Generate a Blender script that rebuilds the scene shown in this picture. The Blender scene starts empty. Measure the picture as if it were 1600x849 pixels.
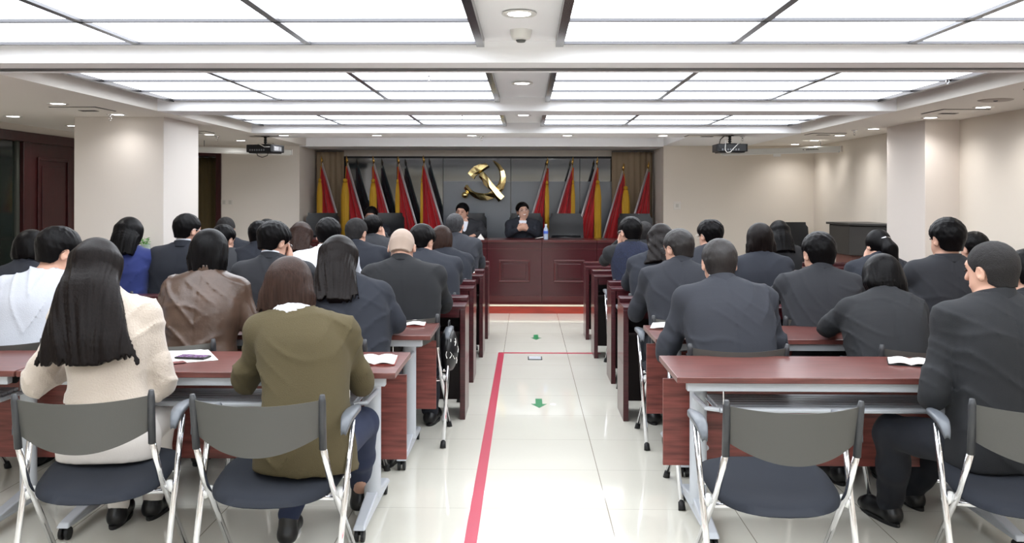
import bpy, math, random
import numpy as np
from mathutils import Vector, Matrix

# ------------------------------------------------------------------ camera, light level
sc = bpy.context.scene
COL = sc.collection
F = 1390.0; CAMZ = 1.475; YAW = math.atan(23/F)
cam = bpy.data.cameras.new('camera'); cam_o = bpy.data.objects.new('camera', cam); COL.objects.link(cam_o)
cam.sensor_width = 36; cam.lens = F/1600*36
cam.shift_y = -(424.5-308)/1600
cam.clip_start = .05
cam_o.location = (0, 0, CAMZ); cam_o.rotation_euler = (math.radians(90), math.radians(-.1), YAW)
sc.camera = cam_o
sc.view_settings.view_transform = 'Standard'; sc.view_settings.look = 'None'
sc.view_settings.gamma = 1; sc.view_settings.use_curve_mapping = False
sc.view_settings.exposure = 0.2
PANEL_E = 4.6
DOWN_W = 23.0
w = bpy.data.worlds.new('world'); sc.world = w; w.use_nodes = True
w.node_tree.nodes['Background'].inputs[0].default_value = (.9, .95, 1, 1)
w.node_tree.nodes['Background'].inputs[1].default_value = .3
try:
    sc.cycles.max_bounces = 8; sc.cycles.diffuse_bounces = 5; sc.cycles.glossy_bounces = 4
    sc.cycles.use_denoising = True
    sc.cycles.sample_clamp_indirect = 6
except Exception: pass

def atx(px, Y):
    t = (px-800)/F; c, s = math.cos(YAW), math.sin(YAW)
    return Y*(t*c-s)/(c+t*s)
def atz(py, Y):
    return CAMZ-(py-308)/F*Y

# ------------------------------------------------------------------ materials
MATS = {}
def lin(c):
    return tuple(((v/255)/12.92 if v/255 <= .04045 else ((v/255+.055)/1.055)**2.4) for v in c)
def mat(name, rgb, rough=.5, metal=0, bump=0, bscale=60, bstretch=(1, 1, 1), spec=.5, coat=0, var=0, vscale=8,
        vstretch=(1, 1, 1), emit=0, trans=0, alpha=1, ior=1.45, sheen=0, srgb=True, detail=4):
    if name in MATS: return MATS[name]
    m = bpy.data.materials.new(name); m.use_nodes = True; nt = m.node_tree; n = nt.nodes; l = nt.links
    b = n['Principled BSDF']
    col = lin(rgb) if srgb else rgb
    b.inputs['Base Color'].default_value = (*col, 1)
    b.inputs['Roughness'].default_value = rough; b.inputs['Metallic'].default_value = metal
    b.inputs['Specular IOR Level'].default_value = spec; b.inputs['Coat Weight'].default_value = coat
    b.inputs['Coat Roughness'].default_value = .08
    b.inputs['Transmission Weight'].default_value = trans; b.inputs['IOR'].default_value = ior
    b.inputs['Alpha'].default_value = alpha
    if sheen: b.inputs['Sheen Weight'].default_value = sheen; b.inputs['Sheen Roughness'].default_value = .5
    if emit:
        b.inputs['Emission Color'].default_value = (*col, 1); b.inputs['Emission Strength'].default_value = emit
    if bump or var:
        tc = n.new('ShaderNodeTexCoord')
    def nz(scale, stretch):
        mp = n.new('ShaderNodeMapping'); mp.inputs['Scale'].default_value = stretch; l.new(tc.outputs['Object'], mp.inputs[0])
        t = n.new('ShaderNodeTexNoise'); t.inputs['Scale'].default_value = scale; t.inputs['Detail'].default_value = detail
        l.new(mp.outputs[0], t.inputs['Vector']); return t
    if bump:
        t = nz(bscale, bstretch); bp = n.new('ShaderNodeBump'); bp.inputs['Strength'].default_value = min(1, bump)
        bp.inputs['Distance'].default_value = .004
        l.new(t.outputs['Fac'], bp.inputs['Height']); l.new(bp.outputs[0], b.inputs['Normal'])
    if var:
        t = nz(vscale, vstretch); r = n.new('ShaderNodeValToRGB')
        r.color_ramp.elements[0].position = .3; r.color_ramp.elements[1].position = .7
        r.color_ramp.elements[0].color = (*[c*(1-var) for c in col], 1); r.color_ramp.elements[1].color = (*[min(1, c*(1+var)) for c in col], 1)
        l.new(t.outputs['Fac'], r.inputs[0]); l.new(r.outputs[0], b.inputs['Base Color'])
    MATS[name] = m
    return m

WALL = mat('wall_paint', (220, 213, 204), .75, bump=.15, bscale=90)
WALLR = mat('wall_paint_warm', (213, 204, 192), .75, bump=.15, bscale=90)
CEIL = mat('ceiling_paint', (243, 243, 245), .8)
CEILS = mat('ceiling_paint_side', (232, 227, 220), .8)
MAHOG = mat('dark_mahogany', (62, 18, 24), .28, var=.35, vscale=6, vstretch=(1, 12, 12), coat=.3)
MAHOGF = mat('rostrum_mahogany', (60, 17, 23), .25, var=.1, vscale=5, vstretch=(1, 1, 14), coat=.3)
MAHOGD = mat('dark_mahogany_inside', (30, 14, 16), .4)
MAHEDGE = mat('mahogany_edge', (72, 22, 24), .3, coat=.3)
DOORW = mat('door_wood', (52, 16, 17), .35, var=.25, vscale=5, vstretch=(10, 10, 1))
TABLE = mat('red_brown_laminate', (100, 57, 52), .3, var=.3, vscale=5, vstretch=(1.2, 14, 14), coat=.2)
TPANEL = mat('panel_laminate', (112, 58, 52), .4, var=.45, vscale=4, vstretch=(1.2, 6, 14))
TEDGE = mat('table_edge', (104, 56, 50), .4)
SILVER = mat('silver_paint', (186, 190, 196), .4, metal=.12)
CHROME = mat('chrome', (225, 225, 228), .12, metal=1)
GREYP = mat('grey_plastic', (72, 71, 68), .45, bump=.1, bscale=300)
GREYD = mat('grey_dark_plastic', (52, 53, 56), .4)
GREYA = mat('grey_arm_plastic', (88, 92, 98), .35)
SEATC = mat('navy_seat_fabric', (24, 28, 37), .9, bump=.3, bscale=500)
RUBBER = mat('black_rubber', (18, 18, 20), .6)
BLACKP = mat('black_plastic', (20, 20, 22), .4)
LEATHB = mat('black_leather', (24, 26, 30), .35, bump=.3, bscale=90)
PAPER = mat('paper', (242, 240, 235), .8)
NBCOVER = mat('red_notebook_cover', (128, 52, 44), .5)
GREYALU = mat('grey_aluminium', (110, 110, 112), .3, metal=.8)
WHITEP = mat('white_plastic', (225, 224, 220), .4)
RED = mat('flag_red', (178, 10, 24), .6, sheen=.3, var=.15, vscale=6, vstretch=(6, 6, 1))
YEL = mat('tassel_yellow', (196, 150, 30), .6, bump=1, bscale=60, bstretch=(3, 3, .1))
GOLD = mat('polished_gold', (255, 232, 165), .2, metal=1)
BRASS = mat('brass', (190, 150, 80), .25, metal=1)
CURT = mat('beige_curtain', (152, 134, 110), .8, bump=.3, bscale=200)
CURTG = mat('olive_curtain', (88, 76, 48), .8, bump=.3, bscale=200)
TAPE = mat('red_tape', (176, 46, 72), .35)
GREEN = mat('green_sticker', (30, 120, 72), .4)
SKIN = mat('skin', (196, 154, 134), .5, spec=.3)
SKIND = mat('skin_tan', (190, 138, 112), .5, spec=.3)
HSTR = (260, 260, 9)
def hairmat(nm, rgb, r=.40):
    return mat(nm, rgb, r, bump=.35, bscale=1, bstretch=HSTR, spec=.12, var=.35, vscale=1, vstretch=(170, 170, 6), detail=2)
HBLACK = hairmat('hair_black', (9, 8, 9))
HDARK = hairmat('hair_dark_brown', (19, 14, 13))
HBROWN = hairmat('hair_brown', (48, 34, 29))
HGREY = hairmat('hair_grey', (58, 58, 60))
HSHAVE = mat('hair_shaved', (172, 152, 138), .6, bump=.3, bscale=500)
HCROP = mat('hair_cropped', (22, 19, 19), .8, bump=.8, bscale=220)
SOLE = mat('shoe_sole', (205, 205, 200), .6)
SHOEB = mat('shoe_black', (16, 16, 18), .35)

def suit(nm, rgb):
    return mat(nm, tuple(v*.72 for v in rgb), .85, bump=.25, bscale=420)
S_CHAR = suit('suit_charcoal', (52, 54, 61)); S_NAVY = suit('suit_navy', (38, 43, 56)); S_BLK = suit('suit_black', (36, 38, 43))
S_SLATE = suit('suit_slate', (57, 60, 70)); S_GREY = suit('suit_grey', (70, 72, 78))
TROU = suit('trousers_dark', (26, 30, 42))
JEANS = mat('jeans_navy', (30, 38, 62), .9, bump=.3, bscale=400)
WPANTS = mat('white_trousers', (216, 210, 205), .85, bump=.1, bscale=200)
CREAMK = mat('cream_fleece', (184, 171, 158), 1, bump=.9, bscale=130, sheen=.4)
OLIVE = mat('olive_knit', (78, 69, 46), .95, bump=.7, bscale=240, bstretch=(1, 1, 3))
WHITEK = mat('white_knit', (182, 185, 193), .95, bump=.4, bscale=200)
WHITES = mat('white_shirt', (222, 226, 236), .8)
LEATH = mat('brown_leather', (72, 55, 45), .30, bump=.6, bscale=28, var=.2, vscale=9)
BLUEW = mat('blue_wool', (32, 44, 100), .9, bump=.4, bscale=300, sheen=.2)
DARKBR = mat('dark_brown_knit', (48, 36, 34), .9, bump=.4, bscale=300)

# ------------------------------------------------------------------ mesh builder
class MB:
    def __init__(s): s.v = []; s.f = []
    def add(s, vs, fs, M=None):
        o = len(s.v)
        if M is not None: vs = [tuple(M @ Vector(v)) for v in vs]
        s.v += [tuple(v) for v in vs]; s.f += [tuple(i+o for i in f) for f in fs]; return s
    def box(s, x0, x1, y0, y1, z0, z1, M=None):
        vs = [(x, y, z) for x in (x0, x1) for y in (y0, y1) for z in (z0, z1)]
        return s.add(vs, [(0, 1, 3, 2), (4, 6, 7, 5), (0, 4, 5, 1), (2, 3, 7, 6), (0, 2, 6, 4), (1, 5, 7, 3)], M)
    def prism(s, pts, z0, z1, M=None):     # pts in xy, counter-clockwise
        n = len(pts); vs = [(x, y, z0) for x, y in pts]+[(x, y, z1) for x, y in pts]
        fs = [tuple(reversed(range(n))), tuple(range(n, 2*n))]+[(i, (i+1) % n, n+(i+1) % n, n+i) for i in range(n)]
        return s.add(vs, fs, M)
    def tube(s, pts, r, n=10, caps=True, sq=(1, 1)):
        P = [Vector(p) for p in pts]; m = len(P)
        R = r if isinstance(r, (list, tuple)) else [r]*m
        T = [(P[min(i+1, m-1)]-P[max(i-1, 0)]).normalized() for i in range(m)]
        a = Vector((0, 0, 1)) if abs(T[0].z) < .9 else Vector((1, 0, 0))
        u = T[0].cross(a).normalized(); vs = []
        for i in range(m):
            u = (u-T[i]*u.dot(T[i])).normalized(); w_ = T[i].cross(u)
            for k in range(n):
                an = 2*math.pi*k/n; vs.append(tuple(P[i]+u*math.cos(an)*R[i]*sq[0]+w_*math.sin(an)*R[i]*sq[1]))
        fs = [(i*n+k, i*n+(k+1) % n, (i+1)*n+(k+1) % n, (i+1)*n+k) for i in range(m-1) for k in range(n)]
        if caps: fs += [tuple(reversed(range(n))), tuple(range((m-1)*n, m*n))]
        return s.add(vs, fs)
    def lathe(s, prof, c=(0, 0, 0), n=24, M=None):    # prof (r,z) bottom to top
        vs = []; m = len(prof)
        for r, z in prof:
            for k in range(n):
                an = 2*math.pi*k/n; vs.append((c[0]+r*math.cos(an), c[1]+r*math.sin(an), c[2]+z))
        fs = [(i*n+k, i*n+(k+1) % n, (i+1)*n+(k+1) % n, (i+1)*n+k) for i in range(m-1) for k in range(n)]
        fs += [tuple(reversed(range(n))), tuple(range((m-1)*n, m*n))]
        return s.add(vs, fs, M)
    def grid(s, fn, nu, nv, thick=None):
        """fn(u,v)->(point, normal) ; a closed shell of thickness thick"""
        A = []; B = []
        for j in range(nv+1):
            for i in range(nu+1):
                p, nn = fn(i/nu, j/nv); p = Vector(p); nn = Vector(nn).normalized()
                A.append(tuple(p+nn*thick/2)); B.append(tuple(p-nn*thick/2))
        N = len(A); q = nu+1
        fs = [(j*q+i, j*q+i+1, (j+1)*q+i+1, (j+1)*q+i) for j in range(nv) for i in range(nu)]
        fs2 = [tuple(N+k for k in reversed(f)) for f in fs]
        ed = [(i) for i in range(q)]+[j*q+nu for j in range(1, nv+1)]+[nv*q+i for i in range(nu-1, -1, -1)]+[j*q for j in range(nv-1, 0, -1)]
        sd = [(ed[(k+1) % len(ed)], ed[k], N+ed[k], N+ed[(k+1) % len(ed)]) for k in range(len(ed))]
        return s.add(A+B, fs+fs2+sd)
    def build(s, name, m, parent=None, smooth=False, bevel=0, angle=None):
        me = bpy.data.meshes.new(name); me.from_pydata(s.v, [], s.f); me.update()
        me.materials.append(m)
        o = bpy.data.objects.new(name, me); COL.objects.link(o)
        if smooth:
            me.polygons.foreach_set('use_smooth', [True]*len(me.polygons))
            if angle: 
                try: me.set_sharp_from_angle(angle=math.radians(angle))
                except Exception: pass
        if bevel:
            b = o.modifiers.new('bevel', 'BEVEL'); b.width = bevel; b.segments = 2; b.limit_method = 'ANGLE'
        if parent is not None: o.parent = parent
        return o

def tag(o, label=None, cat=None, group=None, kind=None):
    if label: o['label'] = label
    if cat: o['category'] = cat
    if group: o['group'] = group
    if kind: o['kind'] = kind
    return o
def empty(name, loc=(0, 0, 0), rz=0, label=None, cat=None, group=None):
    o = bpy.data.objects.new(name, None); COL.objects.link(o); o.location = loc; o.rotation_euler = (0, 0, rz)
    o.empty_display_size = .1
    return tag(o, label, cat, group)
def struct(name, mb, m, **k):
    o = mb.build(name, m, **k); o['kind'] = 'structure'; return o
def copy_tree(o, parent=None):
    c = o.copy(); COL.objects.link(c)
    if parent is not None: c.parent = parent
    for ch in KIDS.get(o.name, []):
        copy_tree(ch, c)
    return c
KIDS = {}
def index_kids(root):
    KIDS[root.name] = [o for o in COL.objects if o.parent == root]
    for k in KIDS[root.name]: index_kids(k)
def place(proto, used, loc, rz, label, group=None):
    o = proto if not used else copy_tree(proto)
    o.location = loc; o.rotation_euler = (0, 0, rz); o['label'] = label
    if group: o['group'] = group
    return o
def quad(pts):          # helper: side-lit plane pieces with thickness are boxes; this is for prisms in XZ or YZ
    return pts
Rxz = Matrix(((1, 0, 0, 0), (0, 0, -1, 0), (0, 1, 0, 0), (0, 0, 0, 1)))   # local xy -> world xz  (z -> -y)

# ------------------------------------------------------------------ the room
XL, XR, YB, YF, ZC, ZT = -5.05, 3.98, -3.0, 12.4, 2.19, 2.285
# floor with tiles
fm = bpy.data.materials.new('cream_floor_tiles'); fm.use_nodes = True; nt = fm.node_tree; n = nt.nodes; l = nt.links
b = n['Principled BSDF']; tc = n.new('ShaderNodeTexCoord'); sp = n.new('ShaderNodeSeparateXYZ'); l.new(tc.outputs['Object'], sp.inputs[0])
def mth(op, a, bv=None, cv=None):
    m_ = n.new('ShaderNodeMath'); m_.operation = op
    for i, x in enumerate((a, bv, cv)):
        if x is None: continue
        if isinstance(x, (int, float)): m_.inputs[i].default_value = x
        else: l.new(x, m_.inputs[i])
    return m_.outputs[0]
def seam(sock, off):
    fr = mth('FRACT', mth('ADD', mth('DIVIDE', mth('ADD', sock, off), .6), 20))
    return mth('LESS_THAN', mth('ABSOLUTE', mth('SUBTRACT', fr, .5)), .0035)
sx = seam(sp.outputs[0], -.385+.3); sy = seam(sp.outputs[1], -.61+.3)
sm = mth('MAXIMUM', sx, mth('MULTIPLY', sy, .5))
ns = n.new('ShaderNodeTexNoise'); ns.inputs['Scale'].default_value = 1.5; ns.inputs['Detail'].default_value = 5
l.new(tc.outputs['Object'], ns.inputs['Vector'])
cr = n.new('ShaderNodeValToRGB'); cr.color_ramp.elements[0].color = (*lin((203, 200, 188)), 1); cr.color_ramp.elements[1].color = (*lin((212, 209, 199)), 1)
l.new(ns.outputs['Fac'], cr.inputs[0])
mx = n.new('ShaderNodeMix'); mx.data_type = 'RGBA'; l.new(sm, mx.inputs[0]); l.new(cr.outputs[0], mx.inputs[6]); mx.inputs[7].default_value = (*lin((140, 132, 120)), 1)
l.new(mx.outputs[2], b.inputs['Base Color']); b.inputs['Roughness'].default_value = .055; b.inputs['Specular IOR Level'].default_value = .65
struct('floor', MB().box(XL-.2, XR+.2, YB-.2, 13.6, -.1, 0), fm)

struct('wall_right', MB().box(XR, XR+.15, YB, YF, 0, 2.45), WALLR)
struct('wall_back', MB().box(XL-.2, XR+.15, YB-.15, YB, 0, 2.45), WALL)
ax0, ax1, AY = -3.18, 1.90, 13.4
struct('wall_front', MB().box(ax1, XR+.15, YF, YF+.15, 0, 2.45), WALLR)
# left part of the front wall with the curtained opening
mb = MB().box(-4.28, ax0, YF, YF+.15, 0, 2.45).box(XL-.15, -4.28, YF, YF+.15, 2.10, 2.45)
struct('wall_front_left', mb, WALL)
struct('wall_behind_curtain', MB().box(XL-.15, -4.1, YF+.45, YF+.55, 0, 2.45), MAHOGD)
struct('wall_alcove_left', MB().box(ax0-.12, ax0, YF+.15, AY+.15, 0, 2.45), WALL)
struct('wall_alcove_right', MB().box(ax1, ax1+.12, YF+.15, AY+.15, 0, 2.45), WALL)
struct('wall_alcove_back', MB().box(ax0-.1, ax1+.1, AY, AY+.15, 0, 2.45), WALL)
struct('ceiling_alcove', MB().box(ax0, ax1, YF, AY, 2.18, 2.45), CEIL)
# left wall : plaster band over a dark wooden partition
struct('wall_left', MB().box(XL-.15, XL, YB, YF+.5, 2.11, 2.45).box(XL-.15, XL, YB, 7.7, 0, 2.11).box(XL-.15, XL, 10.9, YF+.5, 0, 2.11), WALL)
struct('trim_left_partition', MB().box(XL-.05, XL+.03, 7.7, 10.9, 2.02, 2.12).box(XL-.05, XL+.03, 8.80, 8.93, 0, 2.02).box(XL-.05, XL+.03, 7.7, 7.78, 0, 2.02)
       .box(XL-.05, XL+.03, 9.88, 9.98, 0, 2.02).box(XL-.05, XL+.03, 10.82, 10.9, 0, 2.02), DOORW, bevel=.006)
DGLASS = mat('dark_green_glass', (30, 38, 34), .08, spec=.8)
wn = struct('window_1', MB().box(XL-.06, XL-.03, 7.78, 8.80, 0.08, 2.02), DGLASS)
MB().box(XL-.07, XL-.02, 7.78, 8.80, 0, .08).box(XL-.07, XL-.01, 8.74, 8.80, .08, 2.02).build('window_frame', mat('grey_frame', (70, 72, 66), .4), wn)
def door(nm, y0, y1):
    d = struct(nm, MB().box(XL-.04, XL-.0, y0, y1, 0.01, 2.02), DOORW)
    w_ = y1-y0
    for z0, z1 in ((.15, .78), (.92, 1.88)):
        m = MB()
        a, b_, t = y0+.16, y1-.16, .035
        m.box(XL, XL+.018, a, a+t, z0, z1).box(XL, XL+.018, b_-t, b_, z0, z1).box(XL, XL+.018, a+t, b_-t, z0, z0+t).box(XL, XL+.018, a+t, b_-t, z1-t, z1)
        m.box(XL, XL+.01, a+.09, b_-.09, z0+.09, z1-.09)
        m.build('door_panel', DOORW, d, bevel=.006)
    MB().tube([(XL+.0, y0+.07, 1.0), (XL+.05, y0+.07, 1.0), (XL+.05, y0+.17, 1.0)], .009).build('door_handle', BRASS, d, smooth=True)
door('door_1', 8.93, 9.88); door('door_2', 9.98, 10.82)
# pillars
struct('wall_pillar_left', MB().box(-4.08, -3.266, 7.95, 8.80, 0, 2.45), mat('pillar_paint', (216, 209, 202), .7, bump=.1, bscale=90), bevel=.006)
struct('wall_pillar_right', MB().box(3.665, XR+.05, 8.25, 9.12, 0, 2.45), mat('pillar_paint_right', (214, 205, 197), .7, bump=.1, bscale=90), bevel=.006)
# skirting
BB = mat('skirting', (120, 60, 45), .4)
struct('baseboard_right', MB().box(XR-.012, XR, YB, 8.25, 0, .08).box(XR-.012, XR, 9.12, YF, 0, .08), BB)
struct('baseboard_front', MB().box(ax1, XR, YF-.012, YF, 0, .08).box(-4.28, ax0, YF-.012, YF, 0, .08), BB)

# ceiling : side level ZC with sunk trays at ZT
TX0, TX1 = -3.09, 3.05
trays = [(-3.0, -.62), (-.25, 2.13), (2.48, 4.73), (5.12, 7.39), (7.76, 9.94)]
m = MB()
m.box(XL-.15, TX0, YB-.1, YF+.5, ZC, 2.45).box(TX1, XR+.15, YB-.1, YF+.1, ZC, 2.45)
edges = [(-.62, -.25), (2.13, 2.48), (4.73, 5.12), (7.39, 7.76), (9.94, 10.69)]
struct('ceiling', m, CEILS)
m = MB()
for a, b_ in edges: m.box(TX0, TX1, a, b_, ZC, 2.45)
struct('ceiling_beams', m, CEIL)
m = MB().box(TX0, ax0, 10.69, YF, ZC, 2.45) if ax0 > TX0 else MB()
m.box(ax1, TX1, 10.69, YF, ZC, 2.45)
struct('ceiling_front', m, CEIL)
m = MB().box(TX0, TX1, YB-.1, 10.69, ZT+.02, 2.45).box(TX0-.1, ax1, 10.69, YF, 2.30, 2.45)
struct('ceiling_trays', m, CEIL)
# track of the sliding partition in the beam
tr = MB().box(TX0-1.9, TX1+.9, 4.93, 4.965, ZC-.012, ZC+.0).build('partition_track', GREYALU)
tag(tr, 'thin grey metal rail running across the ceiling beam', 'ceiling rail')

EM = mat('light_diffuser', (242, 248, 255), .5, emit=PANEL_E)
FRM = mat('panel_frame', (96, 96, 100), .3, metal=.3)
FRMD = mat('panel_frame_dark', (60, 56, 56), .2, metal=.9)
rows_ = {0: [(-.07-.6*k-.62, None) for k in range(0)], }
def panel_group(xs, yend, nrow, label, group):
    root = empty('light_panel_ceiling', ((xs[0]+xs[-1])/2, yend-.3*nrow, ZT), 0, label, 'ceiling light', group)
    ox, oy = root.location.x, root.location.y
    y0 = yend-.6*nrow
    for j in range(nrow):
        for i in range(len(xs)-1):
            MB().box(xs[i]+.012-ox, xs[i+1]-.012-ox, y0+.6*j+.012-oy, y0+.6*(j+1)-.012-oy, .0, .015).build('diffuser', EM, root)
    f = MB()
    for j in range(nrow+1): f.box(xs[0]-ox, xs[-1]-ox, y0+.6*j-.013-oy, y0+.6*j+.013-oy, -.014, .018)
    for x in xs[1:-1]: f.box(x-.018-ox, x+.018-ox, y0-oy, yend-oy, -.014, .018)
    f.build('frame', FRM, root)
    f = MB()
    for x in (xs[0], xs[-1]): f.box(x-.02-ox, x+.02-ox, y0-.02-oy, yend+.015-oy, -.025, .018)
    f.build('edge_frame', FRMD, root)
    return root
LX = [-2.955, -2.05, -1.146, -.243]; RX = [.17, 1.08, 1.99, 2.90]
nm = ['rearmost', 'second from the rear', 'nearest overhead', 'middle', 'farthest']
for k, (yend, nr) in enumerate([(-.72, 3), (2.03, 3), (4.64, 3), (7.34, 3), (9.87, 3)]):
    for side, X in (('left', LX), ('right', RX)):
        panel_group(X, yend, nr, '%s glowing square-tiled ceiling light on the %s of the aisle' % (nm[k], side), 'glowing ceiling light fields')

# two unseen tube lights added in the raised ceiling to brighten the stage
EMT = mat('added_tube_glow', (248, 250, 255), .5, emit=9)
for k, y in enumerate((10.85, 11.25)):
    r = empty('added_tube_light', (-.63, y, 2.299), 0, 'long white tube light added unseen in the raised ceiling before the stage, %s one' % ('front' if k == 0 else 'rear'), 'added tube light', 'added tube lights above the stage front')
    MB().box(-2.2, 2.2, -.06, .06, -.012, 0).build('batten', WHITEP, r)
    MB().tube([(-2.15, 0, -.03), (2.15, 0, -.03)], .018, 10).build('tube', EMT, r, smooth=True)
# downlights
DL = mat('downlight_glow', (255, 253, 250), .5, emit=14)
def downlight_proto():
    root = empty('downlight')
    MB().lathe([(.052, 0), (.075, -.004), (.078, -.001), (.078, .004), (.052, .004)], n=28).build('trim_ring', WHITEP, root, smooth=True)
    MB().lathe([(.0, -.001), (.052, -.001), (.052, .003), (.0, .003)], n=28).build('lens', DL, root)
    return root
dp = downlight_proto(); index_kids(dp); tag(dp, cat='downlight')
dls = [(-.035, 3.99, ZT+.012), (-.035, 6.43, ZT+.012), (-.035, 8.93, ZT+.012)]
dl_lab = ['round downlight between the nearest light fields', 'round downlight between the middle light fields', 'round downlight between the farthest light fields']
for i, x in enumerate((-2.84, -1.75, -.64, .47, 1.58)):
    dls.append((x, 10.35, ZC)); dl_lab.append('round downlight in the row before the stage, %s from the left' % ['first', 'second', 'third', 'fourth', 'fifth'][i])
for i, y in enumerate((12.0, 11.2, 10.3, 9.3, 8.0, 7.08, 6.0, 4.9, 3.8, 2.7)):
    dls.append((3.60, y, ZC)); dl_lab.append('round downlight along the right wall, %s from the far corner' % ['first', 'second', 'third', 'fourth', 'fifth', 'sixth', 'seventh', 'eighth', 'ninth', 'tenth'][i])
for x, y, t in ((-3.62, 6.81, 'beyond the sunk ceiling on the left, before the pale pillar'), (-3.58, 7.72, 'directly in front of the left pillar top'), (-4.6, 7.89, 'at the far left beside the dark partition'), (-4.6, 8.95, 'beside the left pillar above the wooden door'),
             (-3.66, 10.2, 'behind the left pillar near the red string'), (-3.65, 11.3, 'between the left pillar and the left projector'), (-3.6, 5.6, 'left side ceiling, second before the pillar'), (-3.6, 4.5, 'left side ceiling, third before the pillar')):
    dls.append((x, y, ZC)); dl_lab.append('round downlight '+t)
for i, (p, lb) in enumerate(zip(dls, dl_lab)):
    place(dp, i > 0, (p[0], p[1], p[2]-.001), 0, lb, 'round ceiling downlights')
    L = bpy.data.lights.new('downlight_lamp', 'SPOT'); L.energy = DOWN_W*(.45 if abs(p[1]-7.72) < .01 else 1); L.spot_size = math.radians(145); L.spot_blend = 1.0; L.shadow_soft_size = .045; L.color = (1, .985, .97)
    lo = bpy.data.objects.new('downlight_lamp', L); COL.objects.link(lo); lo.location = (p[0], p[1], p[2]-.012)
# ------------------------------------------------------------------ ceiling fittings
def sprinkler(loc, label):
    r = empty('sprinkler', loc, 0, label, 'sprinkler', 'ceiling sprinklers')
    MB().lathe([(.012, -.012), (.03, -.006), (.032, 0)], n=20).build('rosette', CHROME, r, smooth=True)
    MB().tube([(0, 0, 0), (0, 0, -.03)], .008).tube([(-.008, 0, -.028), (-.012, 0, -.04), (0, 0, -.055)], .0025, 6).tube([(.008, 0, -.028), (.012, 0, -.04), (0, 0, -.055)], .0025, 6).lathe([(.0, -.058), (.016, -.056), (.0, -.054)], n=14).build('head', CHROME, r, smooth=True)
for px, py, z, t in ((670, 118, ZT, 'under the middle light field left of the aisle'), (1480, 124, ZT, 'at the right end of the middle light field'), (722, 180.5, ZT, 'under the farthest light field left of the aisle'),
                     (1272, 183, ZT, 'at the right end of the farthest light field'), (752, 212.5, ZC, 'before the stage right of the third small downlight'), (172, 179, ZC, 'beside the bright downlight of the left pillar'),
                     (339, 213, ZC, 'between two downlights behind the left pillar'), (1160, 213, ZC, 'right of the right projector'), (1335, 203, ZC, 'by the wall right of the projector'), (1310, 222, ZC, 'near the right end of the screen casing')):
    d = (z-CAMZ)*F/(308-py)
    sprinkler((atx(px, d), d, z if z == ZC else z+.02), 'small chrome ceiling sprinkler '+t)
r = empty('smoke_detector', (-.03, 4.42, ZT+.02), 0, 'round white smoke detector on the ceiling between the nearest light fields', 'smoke detector')
MB().lathe([(.028, -.05), (.045, -.045), (.052, -.022), (.055, 0)], n=28).build('housing', WHITEP, r, smooth=True, angle=50)
MB().lathe([(.0, -.062), (.02, -.06), (.026, -.05)], n=20).build('sensor_cap', mat('dark_sensor', (90, 92, 90), .5), r, smooth=True)
r = empty('ceiling_speaker', (3.42, 6.55, ZC), 0, 'flat round pale ceiling speaker near the right wall', 'ceiling speaker')
MB().lathe([(.0, -.006), (.1, -.008), (.115, -.004), (.12, 0)], n=36).build('grille', mat('speaker_grille', (170, 160, 152), .6), r, smooth=True)
MB().lathe([(.0, -.014), (.014, -.012), (.016, -.006)], n=16).build('centre_screw', GREYALU, r, smooth=True)
def vent(x, y, w_, h_, label, a=0):
    r = empty('ceiling_vent', (x, y, ZC), a, label, 'air vent', 'square ceiling air vents')
    m = MB(); t = .012
    m.box(-w_/2, w_/2, -h_/2, -h_/2+t, -.004, 0).box(-w_/2, w_/2, h_/2-t, h_/2, -.004, 0).box(-w_/2, -w_/2+t, -h_/2, h_/2, -.004, 0).box(w_/2-t, w_/2, -h_/2, h_/2, -.004, 0)
    m.build('slot', mat('vent_slot', (52, 48, 44), .6), r)
    MB().box(-w_/2+t, w_/2-t, -h_/2+t, h_/2-t, -.006, 0).build('vent_plate', CEILS, r)
    m = MB()
    for k in range(4): m.box(-.07, .07, h_/2-.06-.022*k, h_/2-.05-.022*k, -.009, -.005)
    m.build('louvre', mat('vent_slot', (52, 48, 44), .6), r)
vent(-3.63, 7.22, .38, .36, 'square air vent outline in the ceiling before the left pillar')
vent(3.54, 7.42, .38, .4, 'square air vent outline in the ceiling beside the right wall downlights')
vent(3.45, 5.72, .38, .36, 'square air vent at the right edge before the ceiling speaker')
vent(3.35, 10.05, .38, .3, 'small air vent near the far right corner')
vent(-3.7, 9.8, .38, .3, 'air vent behind the left pillar beside the red string')
vent(2.1, 10.35, .5, .3, 'wide air vent behind the right projector')

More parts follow.
